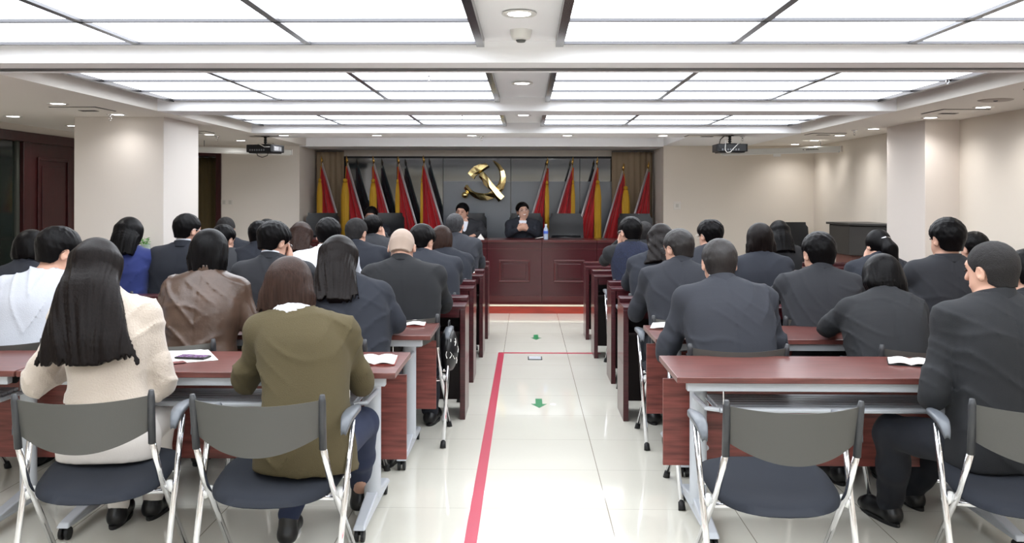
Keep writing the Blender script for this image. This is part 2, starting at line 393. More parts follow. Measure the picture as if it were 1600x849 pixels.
def projector(x, y, label, side):
    r = empty('ceiling_projector', (x, y, 0), 0, label, 'projector', 'ceiling projectors')
    zt, zb = ZC-.105, ZC-.205
    w_ = .175
    m = MB()
    m.prism([(-w_+.02, -.15), (w_-.02, -.15), (w_, -.13), (w_, .13), (w_-.02, .15), (-w_+.02, .15), (-w_, .13), (-w_, -.13)], zb+.012, zt)
    m.box(-w_+.03, w_-.03, -.13, .13, zb, zb+.012)
    o = m.build('housing', mat('projector_grey', (26, 27, 30), .35), r, bevel=.006)
    m = MB()
    for k in range(9): m.box(w_-.0, w_+.002, -.1+.02*k, -.09+.02*k, zb+.03, zt-.02)
    for k in range(7): m.box(-.12+.03*k, -.105+.03*k, -.153, -.15, zb+.025, zb+.045)
    m.build('vent_slots', mat('projector_light_bits', (120, 122, 126), .5), r)
    MB().lathe([(.0, -.02), (.034, -.018), (.04, 0), (.04, .02)], n=20, M=Matrix.Translation((w_*.4*side, .165, (zt+zb)/2)) @ Matrix.Rotation(-math.pi/2, 4, 'X')).build('lens', BLACKP, r, smooth=True)
    m = MB().tube([(0, 0, zt), (0, 0, ZC)], .013).lathe([(.05, 0), (.05, .006)], (0, 0, ZC-.007)).box(-.06, .06, -.02, .02, zt, zt+.012).box(-.07, -.05, -.06, .06, zt, zt+.008).box(.05, .07, -.06, .06, zt, zt+.008)
    for k in range(3): m.lathe([(.018, 0), (.022, .006), (.018, .012)], (0, 0, zt+.03+.025*k), n=14)
    m.build('mount', BLACKP, r)
    m = MB()
    if side > 0: m.tube([(-.06, -.02, ZC), (-.12, -.06, ZC-.05), (-.15, -.13, zt-.01), (-.14, -.16, zb+.03)], .005, 6)
    else: m.tube([(-.06, -.1, zb+.02), (-.03, -.12, zb-.03), (.03, -.12, zb-.05), (.09, -.11, zb-.03), (.1, -.1, zb+.02)], .005, 6)
    m.build('cable', BLACKP, r, smooth=True)
    pts = [(-.08, -.155, zt+.04), (-.09, -.165, zb+.03), (-.07, -.17, zb), (-.03, -.17, zb+.005), (.0, -.165, zb+.04), (.06, -.16, zt), (.11, -.05, zt+.015)] if side > 0 else [(.0, -.155, zt+.01), (.08, -.16, zt-.03), (.15, -.16, zt-.03)]
    MB().tube(pts, .0045, 6).build('white_cable', WHITEP, r, smooth=True)
    return r
pr = projector(2.34, 10.3, 'dark ceiling projector with dangling white cable, right of the stage', 1)
pl = projector(-3.10, 10.5, 'dark ceiling projector with looped black cable, left of the stage', -1); pl.rotation_euler.z = math.radians(-14)

def screen_case(a, b_, label, end):
    r = empty('projection_screen_case', (0, 0, 0), 0, label, 'rolled projection screen', 'rolled up projection screens')
    A, B = Vector((*a, 0)), Vector((*b_, 0)); L = (B-A).length
    r.location = (a[0], a[1], 2.075); r.rotation_euler.z = math.atan2(b_[1]-a[1], b_[0]-a[0])
    MB().box(0, L, -.035, .035, -.035, .035).build('casing', mat('screen_case_white', (208, 208, 204), .45), r, bevel=.01)
    MB().box(.02, L-.02, -.02, .02, -.043, -.034).build('bottom_bar', WHITEP, r)
    m = MB().box(-.012, 0, -.037, .037, -.037, .037).box(L, L+.012, -.037, .037, -.037, .037)
    m.build('end_cap', WHITEP, r)
    m = MB()
    for k in (.25, L-.25): m.tube([(k, 0, .035), (k, 0, ZC-2.075)], .004, 6)
    m.build('hanger', GREYALU, r)
    if end:
        m = MB()
        x = L-.42
        m.box(x-.04, x-.03, -.0365, -.035, -.004, .008)
        for k in range(9): m.box(x+.018*k, x+.018*k+.012, -.0365, -.035, -.006, .006 + .004*(k % 2))
        m.build('lettering', BLACKP, r)
        MB().box(L*.45, L*.45+.1, -.004, .004, -.075, -.043).build('pull_tab', WHITEP, r)
screen_case((2.62, 11.95), (3.86, 11.0), 'long white screen casing hung across the far right corner', True)
screen_case((-4.30, 11.1), (-3.2, 12.0), 'long white screen casing hung across the far left corner', False)
r = empty('red_string', (-3.72, 9.9, ZC), 0, 'thin red string hanging from the ceiling behind the left pillar', 'string')
MB().tube([(0, 0, 0), (.004, 0, -.06), (0, 0, -.13)], .004, 6).build('cord', mat('red_cord', (190, 30, 36), .7), r, smooth=True)
MB().tube([(0, 0, -.13), (0, 0, -.165)], .006, 6).build('tassel_end', mat('red_cord', (190, 30, 36), .7), r)

# wall plates
def plate(x, y, z, w_, h_, label, dbl=False):
    r = empty('wall_switch', (x, y, z), 0, label, 'wall switch')
    MB().box(-w_/2, w_/2, -.008, 0, -h_/2, h_/2).build('plate', mat('switch_plate', (214, 208, 200), .4), r, bevel=.003)
    m = MB()
    for k in ((-1, 1) if dbl else (0,)): m.box(k*w_/4-.02, k*w_/4+.02, -.012, -.008, -.025, .025)
    m.build('rocker', mat('switch_rocker', (190, 186, 178), .4), r, bevel=.002)
plate(atx(1058, 12.4), YF, atz(321, 12.4), .10, .11, 'small square wall switch on the cream wall right of the flags')
plate(atx(355, 12.4), YF, atz(317, 12.4), .17, .07, 'wide pale switch plate on the wall left of the stage', True)

# ------------------------------------------------------------------ floor marks
tg = tag(MB().box(-.265, -.21, 1.2, 8.43, .0, .0015).box(-.21, .70, 8.38, 8.43, .0, .0015).build('floor_tape', TAPE), 'red adhesive tape line on the floor tiles turning along the aisle', 'floor tape')
def arrow(x, y, L, label):
    tag(MB().prism([(0, -L*.5), (.055, -L*.08), (.024, -L*.08), (.024, L*.5), (-.024, L*.5), (-.024, -L*.08), (-.055, -L*.08)], 0, .0015).build('floor_arrow', GREEN), label, 'floor sticker', 'green floor arrows').location = (x, y, 0)
arrow(.09, 6.36, .28, 'green arrow sticker on the tiles inside the taped aisle')
arrow(.10, 9.35, .34, 'green arrow sticker on the tiles beyond the red tape')
dt = MB().lathe([(0, 0), (.022, 0), (.022, .0012), (0, .0012)], n=20).build('floor_dot', PAPER); dt.location = (.19, 6.33, 0); tag(dt, 'tiny white round sticker beside the green arrow', 'floor sticker')
def outlet(x, y, w_, h_, label):
    r = empty('floor_outlet', (x, y, 0), 0, label, 'floor outlet')
    MB().box(-w_/2, w_/2, -h_/2, h_/2, 0, .004).build('rim', RUBBER, r)
    MB().box(-w_/2+.01, w_/2-.01, -h_/2+.012, h_/2-.012, .003, .006).build('lid', SILVER, r)
outlet(.078, 8.13, .13, .16, 'metal floor outlet lid just before the taped line')
outlet(.80, 8.18, .16, .16, 'metal floor outlet lid beside the dark desk end on the right')

# ------------------------------------------------------------------ stage
r = struct('floor_stage_platform', MB().box(-3.7, 2.3, 11.28, YF, 0, .1).box(ax0, ax1, YF, AY, 0, .1), mat('stage_carpet', (96, 40, 36), .8, var=.2))
struct('trim_stage_riser', MB().box(-3.72, 2.32, 11.26, 11.28, 0, .092), mat('stage_riser', (150, 52, 38), .35, var=.2, vscale=4, vstretch=(1, 5, 5)))
struct('trim_stage_nosing', MB().box(-3.72, 2.32, 11.25, 11.31, .092, .108), mat('stage_nosing', (225, 214, 190), .4))
def rostrum(x0, k, label):
    W = .706
    r = empty('rostrum_desk', (x0+W/2, 11.44, .1), 0, label, 'rostrum desk', 'rostrum desk units on the stage')
    h = W/2
    MB().box(-h+.002, h-.002, -.01, .60, .79, .822).build('worktop', MAHEDGE, r, bevel=.004)
    f = MB().box(-h+.002, h-.002, .02, .05, .1, .79).build('front_panel', MAHOGF, r)
    m = MB(); a, z0, z1, t = .20, .275, .565, .022
    m.box(-a, a, .008, .02, z0, z0+t).box(-a, a, .008, .02, z1-t, z1).box(-a, -a+t, .008, .02, z0+t, z1-t).box(a-t, a, .008, .02, z0+t, z1-t)
    m.build('moulding', MAHEDGE, f, bevel=.006)
    MB().box(-a+.05, a-.05, .012, .02, z0+.05, z1-.05).build('raised_field', MAHOGF, f, bevel=.006)
    MB().box(-h+.002, h-.002, .012, .02, .70, .712).build('bead_strip', MAHEDGE, r)
    MB().box(-h+.002, h-.002, .008, .02, .0, .1).build('skirting_strip', MAHEDGE, r)
    MB().box(-h+.002, -h+.022, .05, .55, 0, .79).box(h-.022, h-.002, .05, .55, 0, .79).build('side_panel', MAHOGD, r)
nmr = ['leftmost unit', 'second unit from the left', 'third unit from the left', 'middle unit', 'unit before the laughing man in the dark suit', 'unit right of the water bottle', 'rightmost unit']
for k in range(7): rostrum(.197-.706*5+.706*k, k, 'dark mahogany panelled stage desk, '+nmr[k])

# glass back wall in the alcove
gl = bpy.data.materials.new('reflective_grey_glass'); gl.use_nodes = True
b = gl.node_tree.nodes['Principled BSDF']; b.inputs['Base Color'].default_value = (*lin((44, 52, 57)), 1); b.inputs['Roughness'].default_value = .06; b.inputs['Metallic'].default_value = .0
b.inputs['Specular IOR Level'].default_value = 1.0; b.inputs['IOR'].default_value = 1.75
FILM = mat('frosted_film', (122, 128, 136), .22, spec=.8)
xs = [atx(p, 13.35) for p in (537, 620, 692, 798, 906, 957)]
for i in range(5):
    g = struct('window_%d' % (i+2), MB().box(xs[i]+.004, xs[i+1]-.004, AY-.03, AY-.015, .1, 2.055), gl)
    if i >= 2: MB().box(xs[i]+.006, xs[i+1]-.006, AY-.0325, AY-.0303, .12, 1.71).build('frosted_film', FILM, g)
struct('trim_glass_head', MB().box(xs[0]-.04, xs[-1]+.02, AY-.04, AY, 2.055, 2.085).box(xs[0]-.04, xs[-1]+.02, AY-.014, AY, .1, 2.055), RUBBER)

def curtain(x0, x1, y, z0, z1, m, label, amp=.03, per=.085, name='curtain'):
    nn = max(8, int((x1-x0)/per*8)); ph = random.uniform(0, 6)
    def fn(u, v):
        x = x0+(x1-x0)*u; a = amp*(.6+.4*math.sin(x*7+1.3))*(1-.35*v)
        yy = y+a*math.sin(2*math.pi*(x-x0)/per+.5*math.sin(x*11+ph)+.6*math.sin(v*3+x*3))
        return (x, yy, z0+(z1-z0)*v), (0, -1, 0)
    r = empty(name, (0, 0, 0), 0, label, 'curtain')
    MB().grid(fn, nn, 14, .004).build('fabric', m, r, smooth=True)
    MB().tube([(x0, y, z1+.005), (x1, y, z1+.005)], .01, 8).build('rail', GREYALU, r)
curtain(ax0+.03, xs[0]+.02, AY-.12, .12, 2.15, CURT, 'pleated beige curtain at the left end of the stage alcove')
curtain(xs[-1]-.02, ax1-.03, AY-.12, .12, 2.15, CURT, 'pleated beige curtain at the right end of the stage alcove')
curtain(XL+.02, -4.36, YF+.20, .04, 2.03, CURTG, 'olive brown curtain inside the dark framed opening behind the left pillar', .035, .11)
struct('trim_opening_frame', MB().box(-4.355, -4.28, YF-.02, YF+.16, 0, 2.10).box(XL, -4.355, YF-.02, YF+.16, 2.045, 2.10), DOORW, bevel=.005)

# flags
def flag(x, y, dirn, ztip, label, tx, tl, tw, show_tassel=True):
    """pole leans: tip at (x, ztip); foot shifted towards the middle of the stage (dirn=+1 right)"""
    r = empty('flag', (x, y, .1), 0, label, 'flag', 'red flags on slanting poles')
    H = ztip-.1-.07; sh = .293*H*dirn
    def P(t): return Vector((sh*t, 0, H*(1-t)))
    MB().tube([P(0), P(.985)], .011, 10).build('pole', mat('pole_steel', (196, 190, 190), .35, metal=.4), r, smooth=True)
    MB().tube([P(0)+Vector((0, 0, -.02)), P(0)+Vector((-.004*dirn, 0, .03)), P(0)+Vector((-.01*dirn, 0, .06)), P(0)+Vector((-.012*dirn, 0, .10))], [.012, .018, .012, .001], 10).build('finial', BRASS, r, smooth=True)
    MB().lathe([(.16, 0), (.16, .02), (.05, .045), (.02, .12), (.012, .13)], (sh*.985, 0, 0), n=24).build('base', GREYALU, r, smooth=True, angle=40)
    z_low = .42
    def fn(u, v):
        # u from the pole to the free hanging edge, v from the tip downwards
        zp = H-.06-v*(H-.06-z_low)
        t = 1-zp/H
        xp = sh*t
        xe = -.012*dirn+ .05*dirn*v*0
        wdt = (xp-xe)
        fold = .032*min(1, v*3)*math.sin(u*15+v*1.3+x*7)+.018*math.sin(u*31+x*13)*v
        sag = -.02*math.sin(u*math.pi)*v
        return (xp-wdt*u - dirn*.012, fold-.005, zp+sag), (0, -1, .05)
    MB().grid(fn, 40, 24, .003).build('cloth', RED, r, smooth=True)
    # pale hoist sleeve along the pole
    m = MB(); q0, q1 = P(.03), P(.80)
    m.tube([q0+Vector((-.012*dirn, -.006, 0)), q1+Vector((-.012*dirn, -.006, 0))], .011, 8)
    m.build('hoist_sleeve', mat('hoist_sleeve', (158, 146, 150), .6), r, smooth=True)
    if show_tassel:
        ts = empty('tassel_part'); bpy.data.objects.remove(ts)
        def tf(u, v):
            an = 2*math.pi*u; rr = tw*(.55+.45*min(1, v*6))*(1+.06*math.sin(u*60))
            return (tx+rr*math.cos(an), -.06+rr*.5*math.sin(an), H-.30-tl*v), (math.cos(an), math.sin(an), 0)
        MB().grid(tf, 60, 10, .002).build('tassel', YEL, r, smooth=True)
        MB().tube([(0, -.01, H-.02), (tx*.6, -.04, H-.12), (tx, -.06, H-.28)], .004, 6).lathe([(.004, 0), (tw*.5, -.01), (tw*.6, -.035), (tw*.5, -.055)], (tx, -.06, H-.24), n=14).build('cord', YEL, r, smooth=True)
FY = 12.98
ordn = ['first', 'second', 'third', 'fourth', 'fifth']
for i, (p, tip, toff, tw_) in enumerate(((503, 243, -2, .038), (542.5, 243, -2, .055), (584, 243.5, 0, .05), (623, 244, -1, .03), (662.5, 242.5, -3, .018))):
    flag(atx(p, FY), FY, 1, atz(tip, FY)-.03, 'red flag with yellow tassel, %s from the left on the left side' % ordn[i], toff/107, .95-(.1 if i < 1 else 0), tw_)
for i, (p, tip, toff, tw_) in enumerate(((854.5, 246, 0, .03), (894, 245, 1, .028), (932.5, 245, 1, .048), (973.5, 254, 3.5, .055), (1012.5, 251, 0, .05))):
    flag(atx(p, FY+.02*i), FY+.02*i, -1, atz(tip, FY)-.03, 'red flag %s, %s from the emblem on the right side' % ('with yellow tassel' if i < 4 else 'without a tassel', ordn[i]), toff/107, .92, tw_, i < 4)

# emblem
EY = 13.28
def ex(cx, cy):      # emblem crop coordinates -> world x,z
    return (atx(700+cx/9.433, EY), atz(235+cy/9.433, EY))
em = empty('hammer_and_sickle', (atx(757, EY), EY, atz(284, EY)), 0, 'faceted polished gold hammer and sickle emblem on the glass wall', 'wall emblem')
eo = em.location
def ridge(pairs, dep=.02, back=.03, z_off=0, fr=None):
    """pairs of (left pt, right pt) outline stations in crop coordinates -> faceted ridge strip"""
    m = MB(); vs = []; n_ = len(pairs)
    for k, (a, c) in enumerate(pairs):
        A = ex(*a); C = ex(*c); q_ = .5 if fr is None else fr[k]; mx_ = (A[0]*(1-q_)+C[0]*q_, A[1]*(1-q_)+C[1]*q_)
        jit = dep*(.8+.3*((k*7) % 3)/2)
        vs += [(A[0]-eo.x, z_off, A[1]-eo.z), (mx_[0]-eo.x, z_off-jit, mx_[1]-eo.z), (C[0]-eo.x, z_off, C[1]-eo.z), (mx_[0]-eo.x, z_off+back, mx_[1]-eo.z)]
    fs = []
    for k in range(n_-1):
        for j in range(4):
            fs.append((4*k+j, 4*k+(j+1) % 4, 4*(k+1)+(j+1) % 4, 4*(k+1)+j))
    fs += [(3, 2, 1, 0), tuple(4*(n_-1)+j for j in range(4))]
    return m.add(vs, fs)
sk = [((658, 150), (662, 156)), ((700, 165), (690, 205)), ((770, 215), (725, 245)), ((825, 290), (755, 310)), ((852, 390), (765, 400)), ((848, 480), (742, 490)),
      ((820, 575), (690, 560)), ((760, 650), (640, 600)), ((680, 705), (590, 630)), ((580, 738), (520, 638)), ((480, 735), (450, 630)), ((400, 705), (390, 615)), ((340, 665), (345, 590))]
ridge(sk, .022, fr=[.5, .5, .6, .75, .8, .6, .3, .4, .75, .8, .8, .75, .7]).build('sickle_blade', GOLD, em)
ridge([((345, 662), (352, 592)), ((300, 640), (310, 545)), ((255, 600), (290, 512)), ((238, 560), (262, 515))], .02).build('sickle_tang', GOLD, em)
bx_, bz_ = ex(250, 662)
sph = MB().lathe([(.0, -.052), (.03, -.043), (.048, -.02), (.052, 0), (.048, .02), (.03, .043), (.0, .052)], (bx_-eo.x, -.01, bz_-eo.z), n=20); sph.build('sickle_knob', GOLD, em, smooth=True)
ridge([((292, 335), (378, 428)), ((330, 290), (400, 385)), ((380, 240), (440, 350)), ((455, 205), (490, 320)), ((560, 190), (607, 240))], .016, fr=[.5, .6, .75, .8, .7]).build('hammer_head', GOLD, em)
ridge([((470, 340), (455, 400)), ((520, 315), (500, 440)), ((590, 400), (530, 510)), ((640, 470), (600, 570)), ((710, 545), (640, 600)), ((790, 640), (700, 705)), ((830, 680), (750, 762))], .018, .03, -.03, fr=[.6, .7, .4, .7, .8, .7, .6]).build('hammer_handle', GOLD, em)

# executive chairs
def exec_proto():
    r = empty('executive_chair')
    def bf(u, v):
        a = (u-.5)*2; x = a*.25*(1-.06*v-.10*abs(a)**6*(v > .9)); z = .46+.68*v
        y = .22+.10*v+.03*(1-a*a)-.02*math.sin(v*9)*.4
        return (x, y, z), (0, -1, .12)
    MB().grid(bf, 16, 20, .07).build('backrest', LEATHB, r, smooth=True, angle=60)
    MB().tube([(-.2, .252, .80), (.2, .252, .80)], .035, 12, sq=(1, 1)).build('lumbar_cushion', LEATHB, r, smooth=True)
    MB().box(-.255, .255, -.27, .24, .40, .50).build('seat', LEATHB, r, bevel=.035)
    for s in (-1, 1):
        MB().tube([(s*.27, .2, .45), (s*.29, .2, .62), (s*.29, .1, .67), (s*.29, -.15, .67), (s*.28, -.18, .60), (s*.26, -.12, .45)], [.018, .02, .025, .025, .02, .018], 10).build('armrest', BLACKP, r, smooth=True)
    MB().tube([(0, 0, .12), (0, 0, .40)], .028, 14).build('gas_column', CHROME, r, smooth=True)
    for k in range(5):
        an = 2*math.pi*k/5+.3
        lg = MB().tube([(0, 0, .12), (.3*math.cos(an), .3*math.sin(an), .07)], [.03, .018], 8).build('leg', BLACKP, r, smooth=True)
        MB().tube([(.3*math.cos(an)-.02*math.sin(an), .3*math.sin(an)+.02*math.cos(an), .028), (.3*math.cos(an)+.02*math.sin(an), .3*math.sin(an)-.02*math.cos(an), .028)], .028, 12).build('caster', RUBBER, lg)
    return r
ep = exec_proto(); tag(ep, cat='office chair'); index_kids(ep)
for i, (px, t, Yc) in enumerate(((503, 'at the far left of the stage before the first flag', 12.28), (602, 'behind the man half hidden at the left of the stage', 12.42), (733, 'behind the smiling man at the middle of the stage', 12.42), (822, 'behind the laughing man with glasses', 12.42),
                             (885, 'standing empty right of the water bottle', 12.28), (993, 'before the rightmost flags, nearly hidden by heads', 12.28))):
    place(ep, i > 0, (atx(px, 12.5), Yc, .1), 0, 'black leather high-backed chair '+t, 'black leather stage chairs')
c = place(ep, True, (atx(1243, 11.9), 11.7, 0), math.radians(8), 'black leather chair standing empty against the far right corner wall'); del c['group']

# cabinet lectern
r = empty('lectern', (3.74, 9.98, 0), 0, 'dark grey box lectern with brown base before the far right wall', 'lectern')
def fp(pts): return [(a-3.74, b_-9.98) for a, b_ in pts]
q = [(3.50, 10.36), (3.55, 9.85), (3.92, 9.32), (3.95, 10.38)]
MB().prism(fp(q)[::1], .84, 1.17).build('upper_cabinet', mat('lectern_black', (46, 43, 40), .5), r, bevel=.01)
MB().prism(fp([(3.47, 10.38), (3.53, 9.82), (3.93, 9.27), (3.965, 10.4)]), 1.17, 1.195).build('top', mat('lectern_top', (40, 38, 36), .4), r, bevel=.004)
MB().prism(fp([(3.56, 10.3), (3.60, 9.92), (3.9, 9.45), (3.93, 10.33)]), 0, .84).build('base', mat('lectern_base', (104, 66, 58), .5), r)

# wall vase on the left pillar
vx, vz = atx(229, 7.9), atz(392, 7.9)
r = empty('wall_planter', (vx, 7.88, vz), 0, 'round glass planter with small green plant hung on the left pillar', 'planter')
MB().lathe([(.0, -.075), (.03, -.07), (.042, -.04), (.045, 0), (.040, .045), (.043, .05)], n=24).build('glass_pot', mat('planter_glass', (200, 215, 205), .08, alpha=.55), r, smooth=True)
MB().lathe([(.0, -.068), (.03, -.06), (.036, -.03), (.035, .01), (.0, .02)], n=16).build('pebbles', mat('pebbles', (150, 140, 120), .8, var=.6, vscale=80), r, smooth=True)
m = MB(); random.seed(4)
for k in range(26):
    a = random.uniform(0, 6.28); L = random.uniform(.02, .05); h = random.uniform(.03, .11)
    c_ = Vector((math.cos(a)*L, -abs(math.sin(a))*L*.8, h)); t1 = Vector((math.cos(a), math.sin(a), random.uniform(-.4, .4))).normalized()*.022; t2 = t1.cross(Vector((0, 0, 1))).normalized()*.013
    m.add([c_-t1, c_+t2+Vector((0, 0, .003)), c_+t1, c_-t2+Vector((0, 0, .003))], [(0, 1, 2, 3)])
    m.tube([(0, 0, 0), tuple(c_)], .0015, 5)
m.build('plant', mat('plant_green', (96, 168, 70), .5), r)
MB().tube([(0, 0, .05), (0, .05, .07)], .004, 6).build('hook', GREYALU, r)

# ------------------------------------------------------------------ folding tables
def table_proto():
    r = empty('folding_table')        # origin: middle of the front edge on the floor; 1.6 wide, top 0..0.5
    W = .8
    MB().box(-W+.002, W-.002, 0, .50, .715, .74).build('tabletop', TABLE, r, bevel=.003)
    MB().box(-W+.05, W-.05, .035, .075, .675, .715).build('front_rail', SILVER, r, bevel=.004)
    MB().box(-W+.02, W-.02, .485, .503, .235, .635).build('modesty_panel', TPANEL, r, bevel=.002)
    sh = MB()
    for k in range(6): sh.box(-W+.20, W-.20, .122+.044*k, .158+.044*k, .578, .590)
    sh.box(-W+.19, W-.19, .13, .37, .572, .576)
    sh.tube([(-W+.20, .11, .582), (W-.20, .11, .582)], .012, 10)
    for s in (-1, 1): sh.tube([(s*(W-.20), .11, .582), (s*(W-.15), .14, .582), (s*(W-.14), .38, .582)], .010, 8)
    sh.build('book_shelf', SILVER, r, bevel=0)
    w_ = MB()
    for s in (-1, 1): w_.tube([(s*(W-.22), .13, .59), (s*(W-.22), .13, .675)], .004, 6)
    w_.build('shelf_hanger', CHROME, r)
    for s in (-1, 1):
        x = s*(W-.165)
        lg = MB().tube([(x, .40, .09), (x, .40, .69)], .026, 16, sq=(1, 1.5)).build('leg', SILVER, r, smooth=True, angle=40)
        MB().box(x-.03, x+.03, .33, .47, .66, .70).build('pivot_bracket', mat('bracket_grey', (96, 100, 106), .4), lg, bevel=.004)
        MB().lathe([(.0, -.012), (.026, -.012), (.028, 0), (.026, .012), (.0, .012)], n=16, M=Matrix.Translation((x-s*.045, .36, .64)) @ Matrix.Rotation(math.pi/2, 4, 'Y')).build('pivot_knob', RUBBER, lg, smooth=True)
        for z in (.32, .52):
            MB().tube([(x-s*.05, .484, z), (x-s*.05, .47, z)], .013, 14).build('bolt', SILVER, lg, smooth=True, angle=40)
        f = MB()
        f.add([(x-.028, .06, .055), (x+.028, .06, .055), (x+.032, .74, .055), (x-.032, .74, .055), (x-.022, .08, .075), (x+.022, .08, .075), (x+.028, .40, .12), (x-.028, .40, .12), (x-.022, .72, .075), (x+.022, .72, .075)],
              [(0, 3, 2, 1), (0, 1, 5, 4), (4, 5, 6, 7), (7, 6, 9, 8), (8, 9, 2, 3), (1, 2, 9, 6, 5), (0, 4, 7, 8, 3)])
        ft = f.build('foot', SILVER, r, bevel=.006)
        for y in (.09, .70):
            m = MB().tube([(x-.020, y, .027), (x-.006, y, .027)], .027, 16).tube([(x+.006, y, .027), (x+.020, y, .027)], .027, 16).tube([(x, y, .03), (x, y, .06)], .007, 8)
            m.build('caster', RUBBER, ft, smooth=True, angle=40)
    return r
tp = table_proto(); tag(tp, cat='folding table'); index_kids(tp)
T1L, T1R, T2L, T2R = 3.70, 3.64, 4.70, 4.62
for i, (x, y, t) in enumerate(((-.545-.8, T1L, 'nearest on the left, before the woman in the olive sweater'), (-2.15-.8, T1L, 'nearest at the left edge beside the cream fleece woman'),
                           (.613+.8, T1R, 'nearest on the right with an empty chair before it'), (2.215+.8, T1R, 'at the right edge beyond the seated man in front'),
                           (-.507-.8, T2L, 'second row left, holding an open notebook at its aisle end'), (-2.11-.8, T2L, 'second row at the far left by the man in white'),
                           (.668+.8, T2R, 'second row right, with the large open notebook'), (2.27+.8, T2R, 'second row at the far right end'))):
    place(tp, i > 0, (x, y, 0), 0, 'red-brown wheeled folding table, '+t, 'folding tables')

# ------------------------------------------------------------------ wooden desks
def desk_proto(W):
    r = empty('wooden_desk')          # origin: near left corner on the floor, x 0..W, y 0..0.38
    MB().box(.0, W, .0, .38, .73, .752).build('desktop', MAHOG, r, bevel=.003)
    MB().box(.0, W, .25, .38, .752, .785).build('raised_ledge', MAHOG, r, bevel=.006)
    MB().box(.04, W-.04, .004, .02, .675, .73).build('apron', MAHOG, r)
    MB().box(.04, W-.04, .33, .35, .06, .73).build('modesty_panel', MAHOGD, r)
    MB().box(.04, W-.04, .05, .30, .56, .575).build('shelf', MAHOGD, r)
    for x0, s in ((0, 1), (W-.035, -1)):
        p = MB().box(x0, x0+.035, .0, .38, 0, .73).build('end_panel', MAHOG, r, bevel=.002)
        MB().box(x0-.001 if s > 0 else x0+.002, x0+.033 if s > 0 else x0+.036, .0+.05, .33, .37, .378).build('groove_strip', MAHEDGE, p)
    return r
d16 = desk_proto(1.6); tag(d16, cat='desk'); index_kids(d16)
d12 = desk_proto(1.2); tag(d12, cat='desk'); index_kids(d12)
d145 = desk_proto(1.45); tag(d145, cat='desk'); index_kids(d145)
RY = [5.86, 7.03, 8.14, 9.20]
rn = ['nearest', 'second', 'third', 'farthest']
u16 = u12 = u145 = 0
for k, y in enumerate(RY):
    xa = [-.405, -.42, -.40, -.40][k]
    place(d16, u16, (xa-1.6, y+.02, 0), 0, 'dark mahogany wooden desk left of the aisle, %s of the wooden rows, aisle end' % rn[k], 'dark wooden desks'); u16 = 1
    if k < 2: place(d16, 1, (xa-3.204, y+.02, 0), 0, 'dark mahogany wooden desk toward the left wall, %s of the wooden rows' % rn[k], 'dark wooden desks')
    else: place(d12, u12, (xa-2.804, y+.02, 0), 0, 'dark mahogany wooden desk by the left pillar, %s of the wooden rows' % rn[k], 'dark wooden desks'); u12 = 1
    xb = [.637, .668, .618, .612][k]
    place(d145, u145, (xb, y, 0), 0, 'dark mahogany wooden desk right of the aisle, %s of the wooden rows, aisle end' % rn[k], 'dark wooden desks'); u145 = 1
    place(d145, 1, (xb+1.454, y, 0), 0, 'dark mahogany wooden desk toward the right wall, %s of the wooden rows' % rn[k], 'dark wooden desks')

